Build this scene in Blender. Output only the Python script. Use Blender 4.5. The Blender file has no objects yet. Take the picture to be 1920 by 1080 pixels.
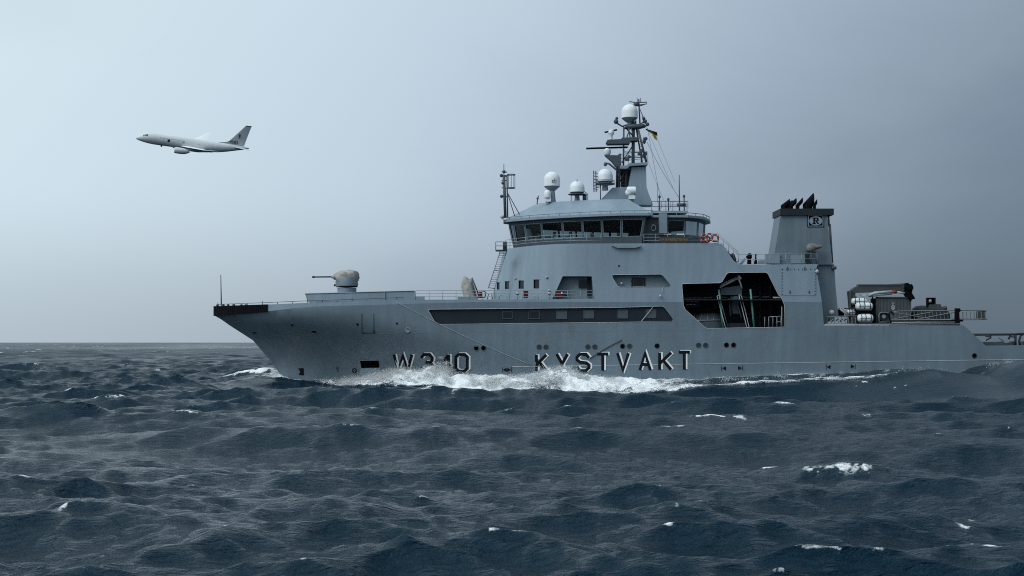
import bpy, bmesh, math, random
import numpy as np
from mathutils import Vector, Matrix, Euler
from mathutils import geometry as geo

random.seed(7)
RNG = np.random.default_rng(11)
SC = bpy.context.scene
COL = SC.collection
R = math.radians

# ------------------------------------------------------------------ camera
F, D, HC, HZ, CX = 2362.0, 135.0, 4.4, 642.0, 960.0     # focal (px), range to the ship's side, eye height, horizon row, centre column
YC = 8.4                                                # half beam of the ship
SHIP_Y = D + YC
cam = bpy.data.cameras.new('camera')
cam.sensor_width = 36.0
cam.lens = 36.0 * F / 1920.0
cam.shift_y = (HZ - 540.0) / 1920.0
cam.clip_start = 0.5
cam.clip_end = 60000.0
camo = bpy.data.objects.new('camera', cam)
camo.location = (0, 0, HC)
camo.rotation_euler = (R(90), 0, 0)
COL.objects.link(camo)
SC.camera = camo

# ------------------------------------------------------------------ world: a deep overcast over a Nishita sky
SUN_EL, SUN_AZ = R(42), R(-128)          # azimuth from +Y (view direction) towards +X
world = bpy.data.worlds.new('World')
SC.world = world
world.use_nodes = True
wn, wl = world.node_tree.nodes, world.node_tree.links
wn.clear()
def N(t, **kw):
    n = wn.new(t)
    for k, v in kw.items():
        setattr(n, k, v)
    return n
def wmath(op, a, b=None, clamp=False):
    n = N('ShaderNodeMath', operation=op, use_clamp=clamp)
    for i, v in enumerate((a, b)):
        if v is None: continue
        if isinstance(v, (int, float)): n.inputs[i].default_value = v
        else: wl.new(v, n.inputs[i])
    return n.outputs[0]
def wrange(v, a, b, c, d, smooth=True):
    n = N('ShaderNodeMapRange')
    if smooth: n.interpolation_type = 'SMOOTHERSTEP'
    wl.new(v, n.inputs[0])
    for i, x in enumerate((a, b, c, d)): n.inputs[i + 1].default_value = x
    return n.outputs[0]
sky = N('ShaderNodeTexSky', sky_type='NISHITA', sun_disc=False)
sky.sun_elevation = SUN_EL
sky.sun_rotation = SUN_AZ
sky.air_density, sky.dust_density = 1.2, 1.0
tc = N('ShaderNodeTexCoord')
sep = N('ShaderNodeSeparateXYZ'); wl.new(tc.outputs['Generated'], sep.inputs[0])
dx, dz = sep.outputs[0], sep.outputs[2]
mapc = N('ShaderNodeMapping'); mapc.inputs['Scale'].default_value = (1.6, 1.6, 3.6)
mapc.inputs['Rotation'].default_value = (0, R(-24), 0)
wl.new(tc.outputs['Generated'], mapc.inputs[0])
nz = N('ShaderNodeTexNoise'); nz.inputs['Scale'].default_value = 2.3; nz.inputs['Detail'].default_value = 7.0
nz.inputs['Roughness'].default_value = 0.48; nz.inputs['Distortion'].default_value = 0.35
wl.new(mapc.outputs[0], nz.inputs['Vector'])
cl = wmath('SUBTRACT', nz.outputs[0], 0.5)
# the overcast thins out to the left: lighter there, heavy cloud to the right
xx = wmath('ADD', dx, wmath('MULTIPLY', cl, 0.26))
xx = wmath('ADD', xx, wmath('MULTIPLY', dz, -0.80))
ramp = N('ShaderNodeValToRGB')
wl.new(wrange(xx, -0.55, 0.55, 0, 1, False), ramp.inputs[0])
cr = ramp.color_ramp
cr.interpolation = 'B_SPLINE'
SKYC = [(0.0, (6.75, 8.15, 8.95)), (0.08, (6.5, 7.85, 8.7)), (0.327, (5.2, 6.3, 7.35)), (0.5, (3.65, 4.5, 5.6)), (0.645, (2.6, 3.3, 4.15)), (0.73, (1.7, 2.35, 3.05)), (0.8, (1.5, 2.1, 2.8)), (1.0, (1.2, 1.75, 2.35))]
SKM = 9.0
for i, (p, c) in enumerate(SKYC):
    e = cr.elements[i] if i < 2 else cr.elements.new(p)
    e.position = p; e.color = tuple(v / SKM for v in c) + (1,)
scl = N('ShaderNodeVectorMath', operation='SCALE')
wl.new(ramp.outputs[0], scl.inputs[0])
gain = wmath('ADD', wmath('MULTIPLY', cl, 0.22), 1.0)
gain = wmath('MULTIPLY', gain, wrange(dz, -0.02, 0.14, 0.73, 1.0))
gain = wmath('MULTIPLY', gain, wrange(sep.outputs[1], 0.3, -0.6, 1.0, 1.15))
gain = wmath('MULTIPLY', gain, wrange(dz, 0.2, 1.0, 1.0, 1.12))
wl.new(wmath('MULTIPLY', gain, SKM), scl.inputs['Scale'])
mixs = N('ShaderNodeMix', data_type='RGBA'); mixs.inputs[0].default_value = 0.96
wl.new(sky.outputs[0], mixs.inputs[6]); wl.new(scl.outputs[0], mixs.inputs[7])
low = N('ShaderNodeMix', data_type='RGBA')          # below the horizon the sea goes on
low.inputs[7].default_value = (0.5, 0.75, 1.0, 1)
wl.new(wrange(dz, -0.01, -0.03, 0, 1), low.inputs[0]); wl.new(mixs.outputs[2], low.inputs[6])
bg = N('ShaderNodeBackground'); bg.inputs['Strength'].default_value = 0.1
wl.new(low.outputs[2], bg.inputs[0])
wo = N('ShaderNodeOutputWorld'); wl.new(bg.outputs[0], wo.inputs[0])

sun = bpy.data.lights.new('sun', 'SUN')
sun.energy = 1.45
sun.angle = R(35)
sun.color = (0.97, 0.99, 1.0)
suno = bpy.data.objects.new('sun', sun)
sd = Vector((math.sin(SUN_AZ) * math.cos(SUN_EL), math.cos(SUN_AZ) * math.cos(SUN_EL), math.sin(SUN_EL)))
suno.rotation_euler = sd.to_track_quat('Z', 'Y').to_euler()
COL.objects.link(suno)

SC.view_settings.view_transform = 'Standard'
SC.view_settings.look = 'None'
SC.view_settings.exposure = 0.0
SC.view_settings.gamma = 1.0
SC.view_settings.use_curve_mapping = False
SC.render.engine = 'CYCLES'
SC.cycles.max_bounces = 6
SC.cycles.transparent_max_bounces = 12
SC.cycles.use_denoising = False
SC.cycles.use_adaptive_sampling = False
SC.cycles.sample_clamp_indirect = 1.5
SC.cycles.filter_width = 1.05
SC.cycles.caustics_reflective = False
SC.cycles.caustics_refractive = False

# ------------------------------------------------------------------ materials
def paint(name, col, rough=0.5, var=0.10, scale=0.6, metal=0.0, streak=0.08, bump=0.0, spec=0.4, fine=0.05, rust=0.0):
    m = bpy.data.materials.new(name); m.use_nodes = True
    nt = m.node_tree; n, l = nt.nodes, nt.links
    b = n['Principled BSDF']
    b.inputs['Roughness'].default_value = rough
    b.inputs['Metallic'].default_value = metal
    b.inputs['Specular IOR Level'].default_value = spec
    tcn = n.new('ShaderNodeTexCoord')
    def noise(sc, det=4, sx=1, sz=1):
        mp = n.new('ShaderNodeMapping'); mp.inputs['Scale'].default_value = (sx, sx, sz)
        l.new(tcn.outputs['Object'], mp.inputs[0])
        t = n.new('ShaderNodeTexNoise'); t.inputs['Scale'].default_value = sc; t.inputs['Detail'].default_value = det
        l.new(mp.outputs[0], t.inputs['Vector']); return t.outputs[0]
    def fac(out, amt):
        r = n.new('ShaderNodeMapRange'); l.new(out, r.inputs[0])
        r.inputs[1].default_value = 0.25; r.inputs[2].default_value = 0.75
        r.inputs[3].default_value = 1 - amt; r.inputs[4].default_value = 1 + amt
        return r.outputs[0]
    f = fac(noise(scale), var)
    for o, a in ((noise(1.4, 3, 1.0, 0.09), streak), (noise(9.0, 3), fine)):
        if a <= 0: continue
        mm = n.new('ShaderNodeMath'); mm.operation = 'MULTIPLY'
        l.new(f, mm.inputs[0]); l.new(fac(o, a), mm.inputs[1]); f = mm.outputs[0]
    v = n.new('ShaderNodeVectorMath'); v.operation = 'SCALE'
    v.inputs[0].default_value = col; l.new(f, v.inputs['Scale'])
    out = v.outputs[0]
    if rust > 0:
        rm = n.new('ShaderNodeMapRange'); l.new(noise(1.1, 6, 1.0, 0.25), rm.inputs[0])
        rm.inputs[1].default_value = 0.66; rm.inputs[2].default_value = 0.80; rm.inputs[3].default_value = 0; rm.inputs[4].default_value = rust
        mx = n.new('ShaderNodeMix'); mx.data_type = 'RGBA'
        l.new(rm.outputs[0], mx.inputs[0]); l.new(out, mx.inputs[6]); mx.inputs[7].default_value = (0.09, 0.075, 0.065, 1)
        out = mx.outputs[2]
    l.new(out, b.inputs['Base Color'])
    if bump > 0:
        bp = n.new('ShaderNodeBump'); bp.inputs['Strength'].default_value = bump; bp.inputs['Distance'].default_value = 0.1
        l.new(noise(1.3, 2), bp.inputs['Height']); l.new(bp.outputs[0], b.inputs['Normal'])
    return m

M = {}
M['hull'] = paint('hull_shaded_paint', (0.134, 0.179, 0.212), 0.42, 0.12, 0.22, streak=0.10, bump=0.22, rust=0.5)  # darker than the upper works: shade low on the side put into the colour
M['upper'] = paint('superstructure_lit_paint', (0.212, 0.276, 0.328), 0.45, 0.07, 0.3, streak=0.08, bump=0.12, rust=0.2)  # lighter copy of the ship grey: light from above put into the colour
M['grey'] = paint('fittings_grey', (0.20, 0.255, 0.29), 0.5, 0.08, 0.8)
M['mast'] = paint('mast_grey', (0.066, 0.085, 0.100), 0.55, 0.1, 0.8, spec=0.25)
M['funnel'] = paint('funnel_paint', (0.125, 0.165, 0.195), 0.5, 0.12, 0.5, streak=0.14, rust=0.3)
M['darkcanvas'] = paint('dark_mottled_canvas', (0.15, 0.155, 0.15), 0.85, 0.5, 2.6, bump=0.6)  # dark mottled tone of the canvas itself
M['rail'] = paint('rail_grey', (0.24, 0.295, 0.33), 0.5, 0.08, 2.0, streak=0)
M['dark'] = paint('dark_grey_paint', (0.020, 0.026, 0.032), 0.6, 0.12, 0.7, spec=0.15)
M['band'] = paint('window_band_dark', (0.016, 0.023, 0.031), 0.5, 0.15, 0.4, spec=0.2)  # near-black back panel of the recessed band
M['bay'] = paint('bay_interior_shade', (0.030, 0.035, 0.040), 0.7, 0.2, 0.7)  # near-black walls: the deep shade of the bay put into their colour
M['rubber'] = paint('fender_rubber', (0.005, 0.006, 0.007), 0.9, 0.2, 1.5, spec=0.1)
M['black'] = paint('black_lettering', (0.008, 0.008, 0.010), 0.6, 0.05, 1, streak=0, spec=0.1)
M['soot'] = paint('sooty_black_steel', (0.004, 0.004, 0.005), 0.85, 0.2, 2, spec=0.08)
M['white'] = paint('white_paint', (0.78, 0.80, 0.80), 0.4, 0.04, 1, streak=0.05)
M['dome'] = paint('radome_white', (0.74, 0.77, 0.78), 0.4, 0.03, 0.6, streak=0.05)
M['raft'] = paint('raft_canister_white', (0.66, 0.69, 0.68), 0.45, 0.08, 2, streak=0.08)
M['canvas'] = paint('weathered_canvas', (0.30, 0.29, 0.27), 0.85, 0.4, 3, bump=0.4)
M['tarp'] = paint('pale_tarpaulin', (0.34, 0.33, 0.30), 0.8, 0.45, 2.2, bump=0.6)
M['olive'] = paint('crane_dark_green_grey', (0.048, 0.058, 0.058), 0.55, 0.2, 1)
M['box'] = paint('container_grey_green', (0.070, 0.088, 0.090), 0.6, 0.15, 1)
M['truss'] = paint('gangway_aluminium', (0.15, 0.165, 0.165), 0.5, 0.2, 2)
M['red'] = paint('red_paint', (0.15, 0.016, 0.016), 0.45, 0.15, 2)
M['buoy'] = paint('lifebuoy_orange_red', (0.23, 0.035, 0.022), 0.5, 0.1, 2)
M['brown'] = paint('nameboard_brown', (0.05, 0.035, 0.027), 0.6, 0.15, 3)
M['gold'] = paint('nameboard_gold', (0.22, 0.185, 0.13), 0.5, 0.1, 3)
M['green'] = paint('green_pole', (0.10, 0.27, 0.22), 0.5, 0.15, 1)
M['pale'] = paint('galvanised_pale', (0.38, 0.41, 0.42), 0.5, 0.1, 2)
M['yellow'] = paint('flag_yellow', (0.45, 0.38, 0.04), 0.8, 0.15, 2, streak=0)
M['flagblack'] = paint('flag_black', (0.012, 0.012, 0.014), 0.8, 0.1, 2, streak=0)
M['plane'] = paint('aircraft_grey', (0.66, 0.69, 0.70), 0.42, 0.05, 0.3, streak=0.0, fine=0.0)
M['planelit'] = paint('aircraft_lit_wing', (0.80, 0.82, 0.83), 0.4, 0.03, 0.5, streak=0.0, fine=0.0)  # paler than the body: skylight on the raised wing put into the colour
M['planedark'] = paint('aircraft_dark_grey', (0.44, 0.48, 0.51), 0.5, 0.06, 0.5, streak=0.0)
M['planeblack'] = paint('aircraft_markings', (0.03, 0.035, 0.04), 0.5, 0.05, 1, streak=0.0)
M['rope'] = paint('pale_rope', (0.33, 0.37, 0.39), 0.8, 0.1, 3, streak=0)
M['lamp'] = paint('lamp_lens', (0.75, 0.78, 0.75), 0.2, 0.02, 1, streak=0)

def glass(name, tint, refl=0.10):
    m = bpy.data.materials.new(name); m.use_nodes = True
    n, l = m.node_tree.nodes, m.node_tree.links
    n.clear()
    o = n.new('ShaderNodeOutputMaterial'); mx = n.new('ShaderNodeMixShader')
    t = n.new('ShaderNodeBsdfTransparent'); t.inputs[0].default_value = (*tint, 1)
    g = n.new('ShaderNodeBsdfGlossy'); g.inputs['Roughness'].default_value = 0.04
    g.inputs[0].default_value = (0.8, 0.85, 0.9, 1)
    fr = n.new('ShaderNodeFresnel'); fr.inputs[0].default_value = 1.45
    nt = n.new('ShaderNodeTexNoise'); nt.inputs['Scale'].default_value = 0.6
    bp = n.new('ShaderNodeBump'); bp.inputs['Strength'].default_value = 0.02
    tcn = n.new('ShaderNodeTexCoord'); l.new(tcn.outputs['Object'], nt.inputs['Vector'])
    l.new(nt.outputs[0], bp.inputs['Height']); l.new(bp.outputs[0], g.inputs['Normal'])
    l.new(fr.outputs[0], mx.inputs[0]); l.new(t.outputs[0], mx.inputs[1]); l.new(g.outputs[0], mx.inputs[2]); l.new(mx.outputs[0], o.inputs[0])
    return m
M['glass'] = glass('bridge_glass', (0.42, 0.50, 0.50))
M['darkglass'] = paint('dark_cabin_glass', (0.010, 0.013, 0.017), 0.15, 0.1, 1, streak=0, spec=0.3)

# ------------------------------------------------------------------ object helpers
WM = {}
def wmat(o):
    return WM.get(o.name, Matrix.Identity(4)) if o else Matrix.Identity(4)
def link(o, parent=None, loc=None):
    COL.objects.link(o)
    if parent is not None:
        o.parent = parent
        o.matrix_parent_inverse = wmat(parent).inverted()
    if loc is not None: o.location = loc
    WM[o.name] = Matrix.LocRotScale(o.location, o.rotation_euler, o.scale)
    return o
def tag(o, label=None, cat=None, group=None, kind=None):
    if label: o['label'] = label
    if cat: o['category'] = cat
    if group: o['group'] = group
    if kind: o['kind'] = kind
    return o
def empty(name, loc, label, cat, group=None, rot=(0, 0, 0)):
    o = bpy.data.objects.new(name, None)
    o.empty_display_size = 0.5
    o.location = loc; o.rotation_euler = rot
    link(o); WM[o.name] = Matrix.LocRotScale(Vector(loc), Euler(rot), Vector((1, 1, 1)))
    return tag(o, label, cat, group)

def P(px, py, y=0.0):
    d = D + y
    return Vector(((px - CX) * d / F, d, HC + (HZ - py) * d / F))
def ZP(py, y=0.0): return HC + (HZ - py) * (D + y) / F
def XP(px, y=0.0): return (px - CX) * (D + y) / F

class MB:
    def __init__(s): s.v, s.f = [], []
    def add(s, vs, fs):
        b = len(s.v); s.v += [tuple(v) for v in vs]; s.f += [tuple(i + b for i in f) for f in fs]; return s
    def box(s, c, d, rot=None):
        hx, hy, hz = d[0] / 2, d[1] / 2, d[2] / 2
        vs = [Vector((x, y, z)) for x in (-hx, hx) for y in (-hy, hy) for z in (-hz, hz)]
        if rot: m = Euler(rot).to_matrix(); vs = [m @ v for v in vs]
        c = Vector(c)
        return s.add([v + c for v in vs], [(0, 1, 3, 2), (4, 6, 7, 5), (0, 4, 5, 1), (2, 3, 7, 6), (0, 2, 6, 4), (1, 5, 7, 3)])
    def pbox(s, x0, x1, y0, y1, ya, yb):     # box that shows at pixels x0..x1, y0..y1 on its near face at depth ya, back at yb
        a, b = P(x0, y1, ya), P(x1, y0, ya)
        return s.box(((a.x + b.x) / 2, D + (ya + yb) / 2, (a.z + b.z) / 2), (b.x - a.x, yb - ya, b.z - a.z))
    def tube(s, pts, r, n=6, cap=True, r2=None):
        pts = [Vector(p) for p in pts]
        rings = []
        up = None
        for i, p in enumerate(pts):
            t = (pts[min(i + 1, len(pts) - 1)] - pts[max(i - 1, 0)]).normalized()
            if up is None:
                up = Vector((0, 0, 1)) if abs(t.z) < 0.9 else Vector((1, 0, 0))
            a = t.cross(up)
            if a.length < 1e-4: a = t.cross(Vector((0.3, 1, 0.2)))
            a.normalize(); b = a.cross(t).normalized(); up = b
            rr = r if r2 is None else r + (r2 - r) * i / max(1, len(pts) - 1)
            rings.append([p + a * math.cos(2 * math.pi * k / n) * rr + b * math.sin(2 * math.pi * k / n) * rr for k in range(n)])
        vs = [v for g in rings for v in g]
        fs = []
        for i in range(len(pts) - 1):
            for k in range(n):
                a, b = i * n + k, i * n + (k + 1) % n
                fs.append((a, b, b + n, a + n))
        if cap:
            fs.append(tuple(range(n))[::-1]); fs.append(tuple((len(pts) - 1) * n + k for k in range(n)))
        return s.add(vs, fs)
    def lathe(s, prof, c=(0, 0, 0), n=24, axis='Z'):
        c = Vector(c); vs = []
        for r, z in prof:
            for k in range(n):
                a = 2 * math.pi * k / n
                if axis == 'Z': v = Vector((r * math.cos(a), r * math.sin(a), z))
                elif axis == 'Y': v = Vector((r * math.cos(a), z, r * math.sin(a)))
                else: v = Vector((z, r * math.cos(a), r * math.sin(a)))
                vs.append(v + c)
        fs = [(i * n + k, i * n + (k + 1) % n, (i + 1) * n + (k + 1) % n, (i + 1) * n + k) for i in range(len(prof) - 1) for k in range(n)]
        if prof[0][0] > 1e-4: fs.append(tuple(range(n)))
        if prof[-1][0] > 1e-4: fs.append(tuple((len(prof) - 1) * n + k for k in range(n)))
        return s.add(vs, fs)
    def prism(s, poly, off):                 # poly: list of points; off: extrusion vector
        n = len(poly); off = Vector(off)
        vs = [Vector(p) for p in poly] + [Vector(p) + off for p in poly]
        fs = [tuple(range(n)), tuple(range(2 * n - 1, n - 1, -1))]
        fs += [(i, (i + 1) % n, (i + 1) % n + n, i + n) for i in range(n)]
        return s.add(vs, fs)
    def pprism(s, pix, ya, yb):
        return s.prism([P(x, y, ya) for x, y in pix], (0, yb - ya, 0))
    def quad(s, a, b, c, d): return s.add([a, b, c, d], [(0, 1, 2, 3)])
    def build(s, name, mat, parent=None, smooth=False, loc=None, label=None):
        me = bpy.data.meshes.new(name)
        me.from_pydata(s.v, [], s.f)
        bm = bmesh.new(); bm.from_mesh(me)
        if smooth != 'raw':
            bmesh.ops.remove_doubles(bm, verts=bm.verts, dist=1e-5)
            bmesh.ops.recalc_face_normals(bm, faces=bm.faces)
        bm.to_mesh(me); bm.free()
        if smooth:
            me.polygons.foreach_set('use_smooth', [True] * len(me.polygons))
            if smooth == 'auto':
                me.set_sharp_from_angle(angle=R(35))
        me.materials.append(mat if not isinstance(mat, str) else M[mat])
        o = bpy.data.objects.new(name, me)
        link(o, parent, loc)
        if label: o['label'] = label
        return o

def ball(mb, c, r, n=12, squash=1.0):
    prof = [(max(1e-5, r * math.sin(math.pi * i / n)), r * squash * -math.cos(math.pi * i / n)) for i in range(n + 1)]
    return mb.lathe(prof, c, 2 * n)

def rails(path, h, nr, parent, name='railing', r=0.028, spacing=1.5, mat='rail', post_extra=0.0):
    mb = MB()
    path = [Vector(p) for p in path]
    for k in range(nr):
        z = h * (k + 1) / nr
        mb.tube([p + Vector((0, 0, z)) for p in path], r, 5)
    for i in range(len(path) - 1):
        a, b = path[i], path[i + 1]
        n = max(1, round((b - a).length / spacing))
        for k in range(n + (1 if i == len(path) - 2 else 0)):
            q = a.lerp(b, k / n)
            mb.tube([q, q + Vector((0, 0, h + post_extra))], r * 0.9, 5)
    return mb.build(name, mat, parent, True)

def inpoly(x, z, poly):
    c = False; n = len(poly); j = n - 1
    for i in range(n):
        xi, zi = poly[i]; xj, zj = poly[j]
        if (zi > z) != (zj > z) and x < (xj - xi) * (z - zi) / (zj - zi) + xi: c = not c
        j = i
    return c
def densify(loop, step, closed=True):
    out = []
    n = len(loop)
    for i in range(n if closed else n - 1):
        a, b = Vector(loop[i]), Vector(loop[(i + 1) % n])
        k = max(1, int((b - a).length / step))
        for q in range(k): out.append(tuple(a.lerp(b, q / k)))
    if not closed: out.append(tuple(loop[-1]))
    return out
def plate(mb, outline, holes, step, yf, mirror=False):
    """A curved plate given as an outline with holes in the x-z plane and a depth function."""
    outline = densify(outline, step)
    holes = [densify(h, step) for h in holes]
    pts, edges = [], []
    for loop in [outline] + holes:
        b = len(pts); n = len(loop)
        pts += [Vector(p) for p in loop]
        edges += [(b + i, b + (i + 1) % n) for i in range(n)]
    xs = [p[0] for p in outline]; zs = [p[1] for p in outline]
    allp = [tuple(p) for p in pts]; lim = (0.5 * step) ** 2
    x = min(xs) + step / 2
    while x < max(xs):
        near_ = [p for p in allp if abs(p[0] - x) < step] or [(1e9, 1e9)]
        z = min(zs) + step / 2
        while z < max(zs):
            if inpoly(x, z, outline) and not any(inpoly(x, z, h) for h in holes) and min((x - q_[0]) ** 2 + (z - q_[1]) ** 2 for q_ in near_) > lim:
                pts.append(Vector((x, z)))
            z += step
        x += step
    vv, ee, ff, *_ = geo.delaunay_2d_cdt(pts, edges, [], 0, 1e-5)
    fs = []
    for f in ff:
        cx = sum(vv[i].x for i in f) / 3; cz = sum(vv[i].y for i in f) / 3
        if inpoly(cx, cz, outline) and not any(inpoly(cx, cz, h) for h in holes): fs.append(tuple(f))
    vs = [(v.x, (SHIP_Y + YC - yf(v.x, v.y)) if mirror else D + yf(v.x, v.y), v.y) for v in vv]
    mb.add(vs, fs)
def reveal(mb, loop, yf, depth, step=1.0):
    loop = densify(loop, step)
    n = len(loop)
    vs = [(x, D + yf(x, z), z) for x, z in loop] + [(x, D + yf(x, z) + depth, z) for x, z in loop]
    mb.add(vs, [(i, (i + 1) % n, (i + 1) % n + n, i + n) for i in range(n)])
def backplate(mb, loop, yf, depth):
    mb.add([(x, D + yf(x, z) + depth, z) for x, z in loop], [tuple(range(len(loop)))])

def text_mesh(txt, size, mat, name, parent, origin, ex, ey, extrude=0.01, center=True):
    cu = bpy.data.curves.new('t', 'FONT'); cu.body = txt; cu.size = size; cu.extrude = extrude
    if center: cu.align_x = 'CENTER'; cu.align_y = 'CENTER'
    to = bpy.data.objects.new('t', cu); COL.objects.link(to)
    dg = bpy.context.evaluated_depsgraph_get()
    me = bpy.data.meshes.new_from_object(to.evaluated_get(dg))
    bpy.data.objects.remove(to)
    ex, ey = Vector(ex).normalized(), Vector(ey).normalized(); ez = ex.cross(ey)
    for v in me.vertices:
        c = v.co; v.co = Vector(origin) + ex * c.x + ey * c.y + ez * c.z
    me.materials.clear(); me.materials.append(M[mat])
    o = bpy.data.objects.new(name, me)
    return link(o, parent)

# ------------------------------------------------------------------ hull form
STEM = [(-6.0, -24.3), (-4.5, -24.8), (-1.5, -25.5), (0.46, -26.2), (2.16, -27.36), (4.64, -29.5), (6.34, -32.15), (7.3, -33.5), (7.45, -33.85), (12, -33.85)]
def interp(t, x):
    if x <= t[0][0]: return t[0][1]
    for (a, b), (c, d) in zip(t, t[1:]):
        if x <= c: return b + (d - b) * (x - a) / (c - a)
    return t[-1][1]
def hb(x, z):
    t = min(1.0, max(0.0, z / 7.45)); t = t * t * (3 - 2 * t) * 0.5 + t * 0.5
    L, p, e = 34 - 14 * t, 1.55 + 0.75 * t, 1.0 - 0.22 * t
    u = (x - interp(STEM, z)) / L
    if u <= 0: return 0.0
    if u >= 1: return YC
    return YC * (1 - (1 - u) ** p) ** e
def yhull(x, z): return YC - hb(x, z)
def HP(px, py, off=0.0):
    y = 4.0
    for _ in range(60):
        q = P(px, py, y); y = y * 0.5 + 0.5 * yhull(q.x, q.z)
    q = P(px, py, y); return Vector((q.x, D + y - off, q.z))
def loopH(pix): return [(HP(x, y).x, HP(x, y).z) for x, y in pix]
def loop0(pix, y=0.0): return [(XP(x, y), ZP(yy, y)) for x, yy in pix]

ship = empty('patrol_ship', (XP(1250, YC), SHIP_Y, 0.0), 'long grey coast guard patrol ship with white satellite domes, heading left through the swell', 'ship')

KN = [(402, 592), (420, 590.5), (450, 588), (502, 583.7), (550, 578), (603, 574), (690, 572.2), (790, 569), (900, 566)]
BT = [(402, 574.5), (502, 571), (571, 568), (690, 564), (742, 562), (900, 561.5), (1113, 561)]
# knuckle as (x, z) along the deck edge
knx = []
for px in list(range(404, 520, 8)) + list(range(520, 900, 20)):
    q = HP(px, interp(KN, px)); knx.append((q.x, q.z))
knx = [(-33.85, ZP(592, YC))] + [k for k in knx if k[0] > -33.75]
BAY = [(1278.5, 533.7), (1280.6, 532), (1349.8, 530.5), (1354, 528), (1362.6, 513.4), (1367, 511.3), (1435, 510.7), (1440, 513.4), (1459.5, 552.8), (1464, 557), (1466.5, 561),
       (1471, 572), (1472, 611.4), (1469, 613.5), (1326.4, 616), (1321, 613.5), (1284.8, 580.5), (1281.6, 573)]
SEAM = 566.0
bay_up = [(1280.9, SEAM), (1278.5, 533.7)] + BAY[1:10] + [(1466.5, 561), (1469, SEAM)]
bay_lo = [(1469, SEAM), (1471, 572), (1472, 611.4), (1469, 613.5), (1326.4, 616), (1321, 613.5), (1284.8, 580.5), (1281.6, 573), (1280.9, SEAM)]
BAND = [(803, 582), (806, 580), (1160, 576.5), (1241, 574), (1246.5, 576.5), (1261.8, 598.6), (1259.5, 602.2), (1158, 604.3), (826, 608.3), (820, 606.5), (815, 603)]
ANCH = [(674, 675.7), (710, 675.7), (711.6, 690), (677.5, 690.6)]
bandL, anchL = loopH(BAND), loopH(ANCH)
ZS = ZP(SEAM)
stem_edge = [(interp(STEM, z), z) for z in (7.0, 6.34, 5.5, 4.64, 3.4, 2.16, 1.3, 0.46, -0.5, -1.5, -3.0, -4.5)]
hull_out = knx + [(XP(905), ZS)] + loop0(bay_lo[::-1]) + loop0([(1541, SEAM), (1545, 611), (1806, 610), (1812, 614), (1848, 648), (1920, 647), (2010, 646)]) + [(XP(2025), ZP(700)), (XP(2015), -4.5)] + stem_edge[::-1]
mb = MB(); plate(mb, hull_out, [bandL, anchL], 0.7, yhull)
hull = mb.build('hull', 'hull', ship, True)
for lp, dep in ((bandL, 0.28), (anchL, 0.9)):
    mb = MB(); reveal(mb, lp, yhull, dep); mb.build('opening_edge', 'hull', hull)
mb = MB()
star_out = knx + [(XP(905), ZS)] + loop0([(1541, SEAM), (1545, 611), (1806, 610), (1848, 648), (2010, 646)]) + [(XP(2025), ZP(700)), (XP(2015), -4.5)] + stem_edge[::-1]
plate(mb, star_out, [], 1.4, yhull, True)
a, b = (XP(2010), ZP(646)), (XP(2015), -4.5)
mb.quad((a[0], D, a[1]), (a[0], D + 2 * YC, a[1]), (b[0], D + 2 * YC, b[1]), (b[0], D, b[1]))
mb.build('starboard_plating', 'hull', hull, 'auto')
# bulwark strip above the knuckle, both sides, and the rubber bow fender
def bw_line(px0, px1, step):
    out = []
    px = px0
    while px <= px1 + 0.01:
        q = HP(px, interp(KN, px)); 
        zt = ZP(interp(BT, px), q.y - D)
        out.append((q.x, q.y, q.z, zt)); px += step
    return out
bl = bw_line(494, 1113, 12)
fl = [(-33.85, SHIP_Y, ZP(592, YC), ZP(574.5, YC))] + [l for l in bw_line(404, 502, 2) if l[0] > -33.8]
mb = MB()
for ln in (bl, [(x, 2 * SHIP_Y - y, z, t) for x, y, z, t in bl]):
    vs = [(x, y, z) for x, y, z, t in ln] + [(x, y, t) for x, y, z, t in ln]
    n = len(ln); mb.add(vs, [(i, i + 1, i + 1 + n, i + n) for i in range(n - 1)])
bulwark = mb.build('bulwark', 'upper', hull, True)  # lighter grey puts the brighter light on this upright strip into the colour
mb = MB()
fend = fl + [(x, 2 * SHIP_Y - y, z, t) for x, y, z, t in fl[::-1]]
fp = densify([(x, y) for x, y, z, t in fend], 0.17, False)
def nearest_zt(x):
    return min(fl, key=lambda l: abs(l[0] - x))
for i, (x, y) in enumerate(fp[:-1]):
    x2, y2 = fp[i + 1]
    t = Vector((x2 - x, y2 - y, 0))
    if t.length < 1e-4: continue
    t.normalize(); nn = Vector((-t.y, t.x, 0)) if y <= SHIP_Y else Vector((-t.y, t.x, 0))
    if nn.dot(Vector((x + 27, y - SHIP_Y, 0))) < 0: nn = -nn
    o1 = 0.16 if i % 2 else 0.135
    l = nearest_zt(x)
    z0, z1 = l[2] - 0.02, l[3] + 0.02
    c = Vector(((x + x2) / 2, (y + y2) / 2, (z0 + z1) / 2)) + nn * (o1 / 2 - 0.05)
    mb.box(c, ((Vector((x2 - x, y2 - y, 0))).length + 0.004, o1 + 0.1, z1 - z0), (0, 0, math.atan2(t.y, t.x)))
mb.build('bow_fender', 'rubber', hull)
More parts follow.
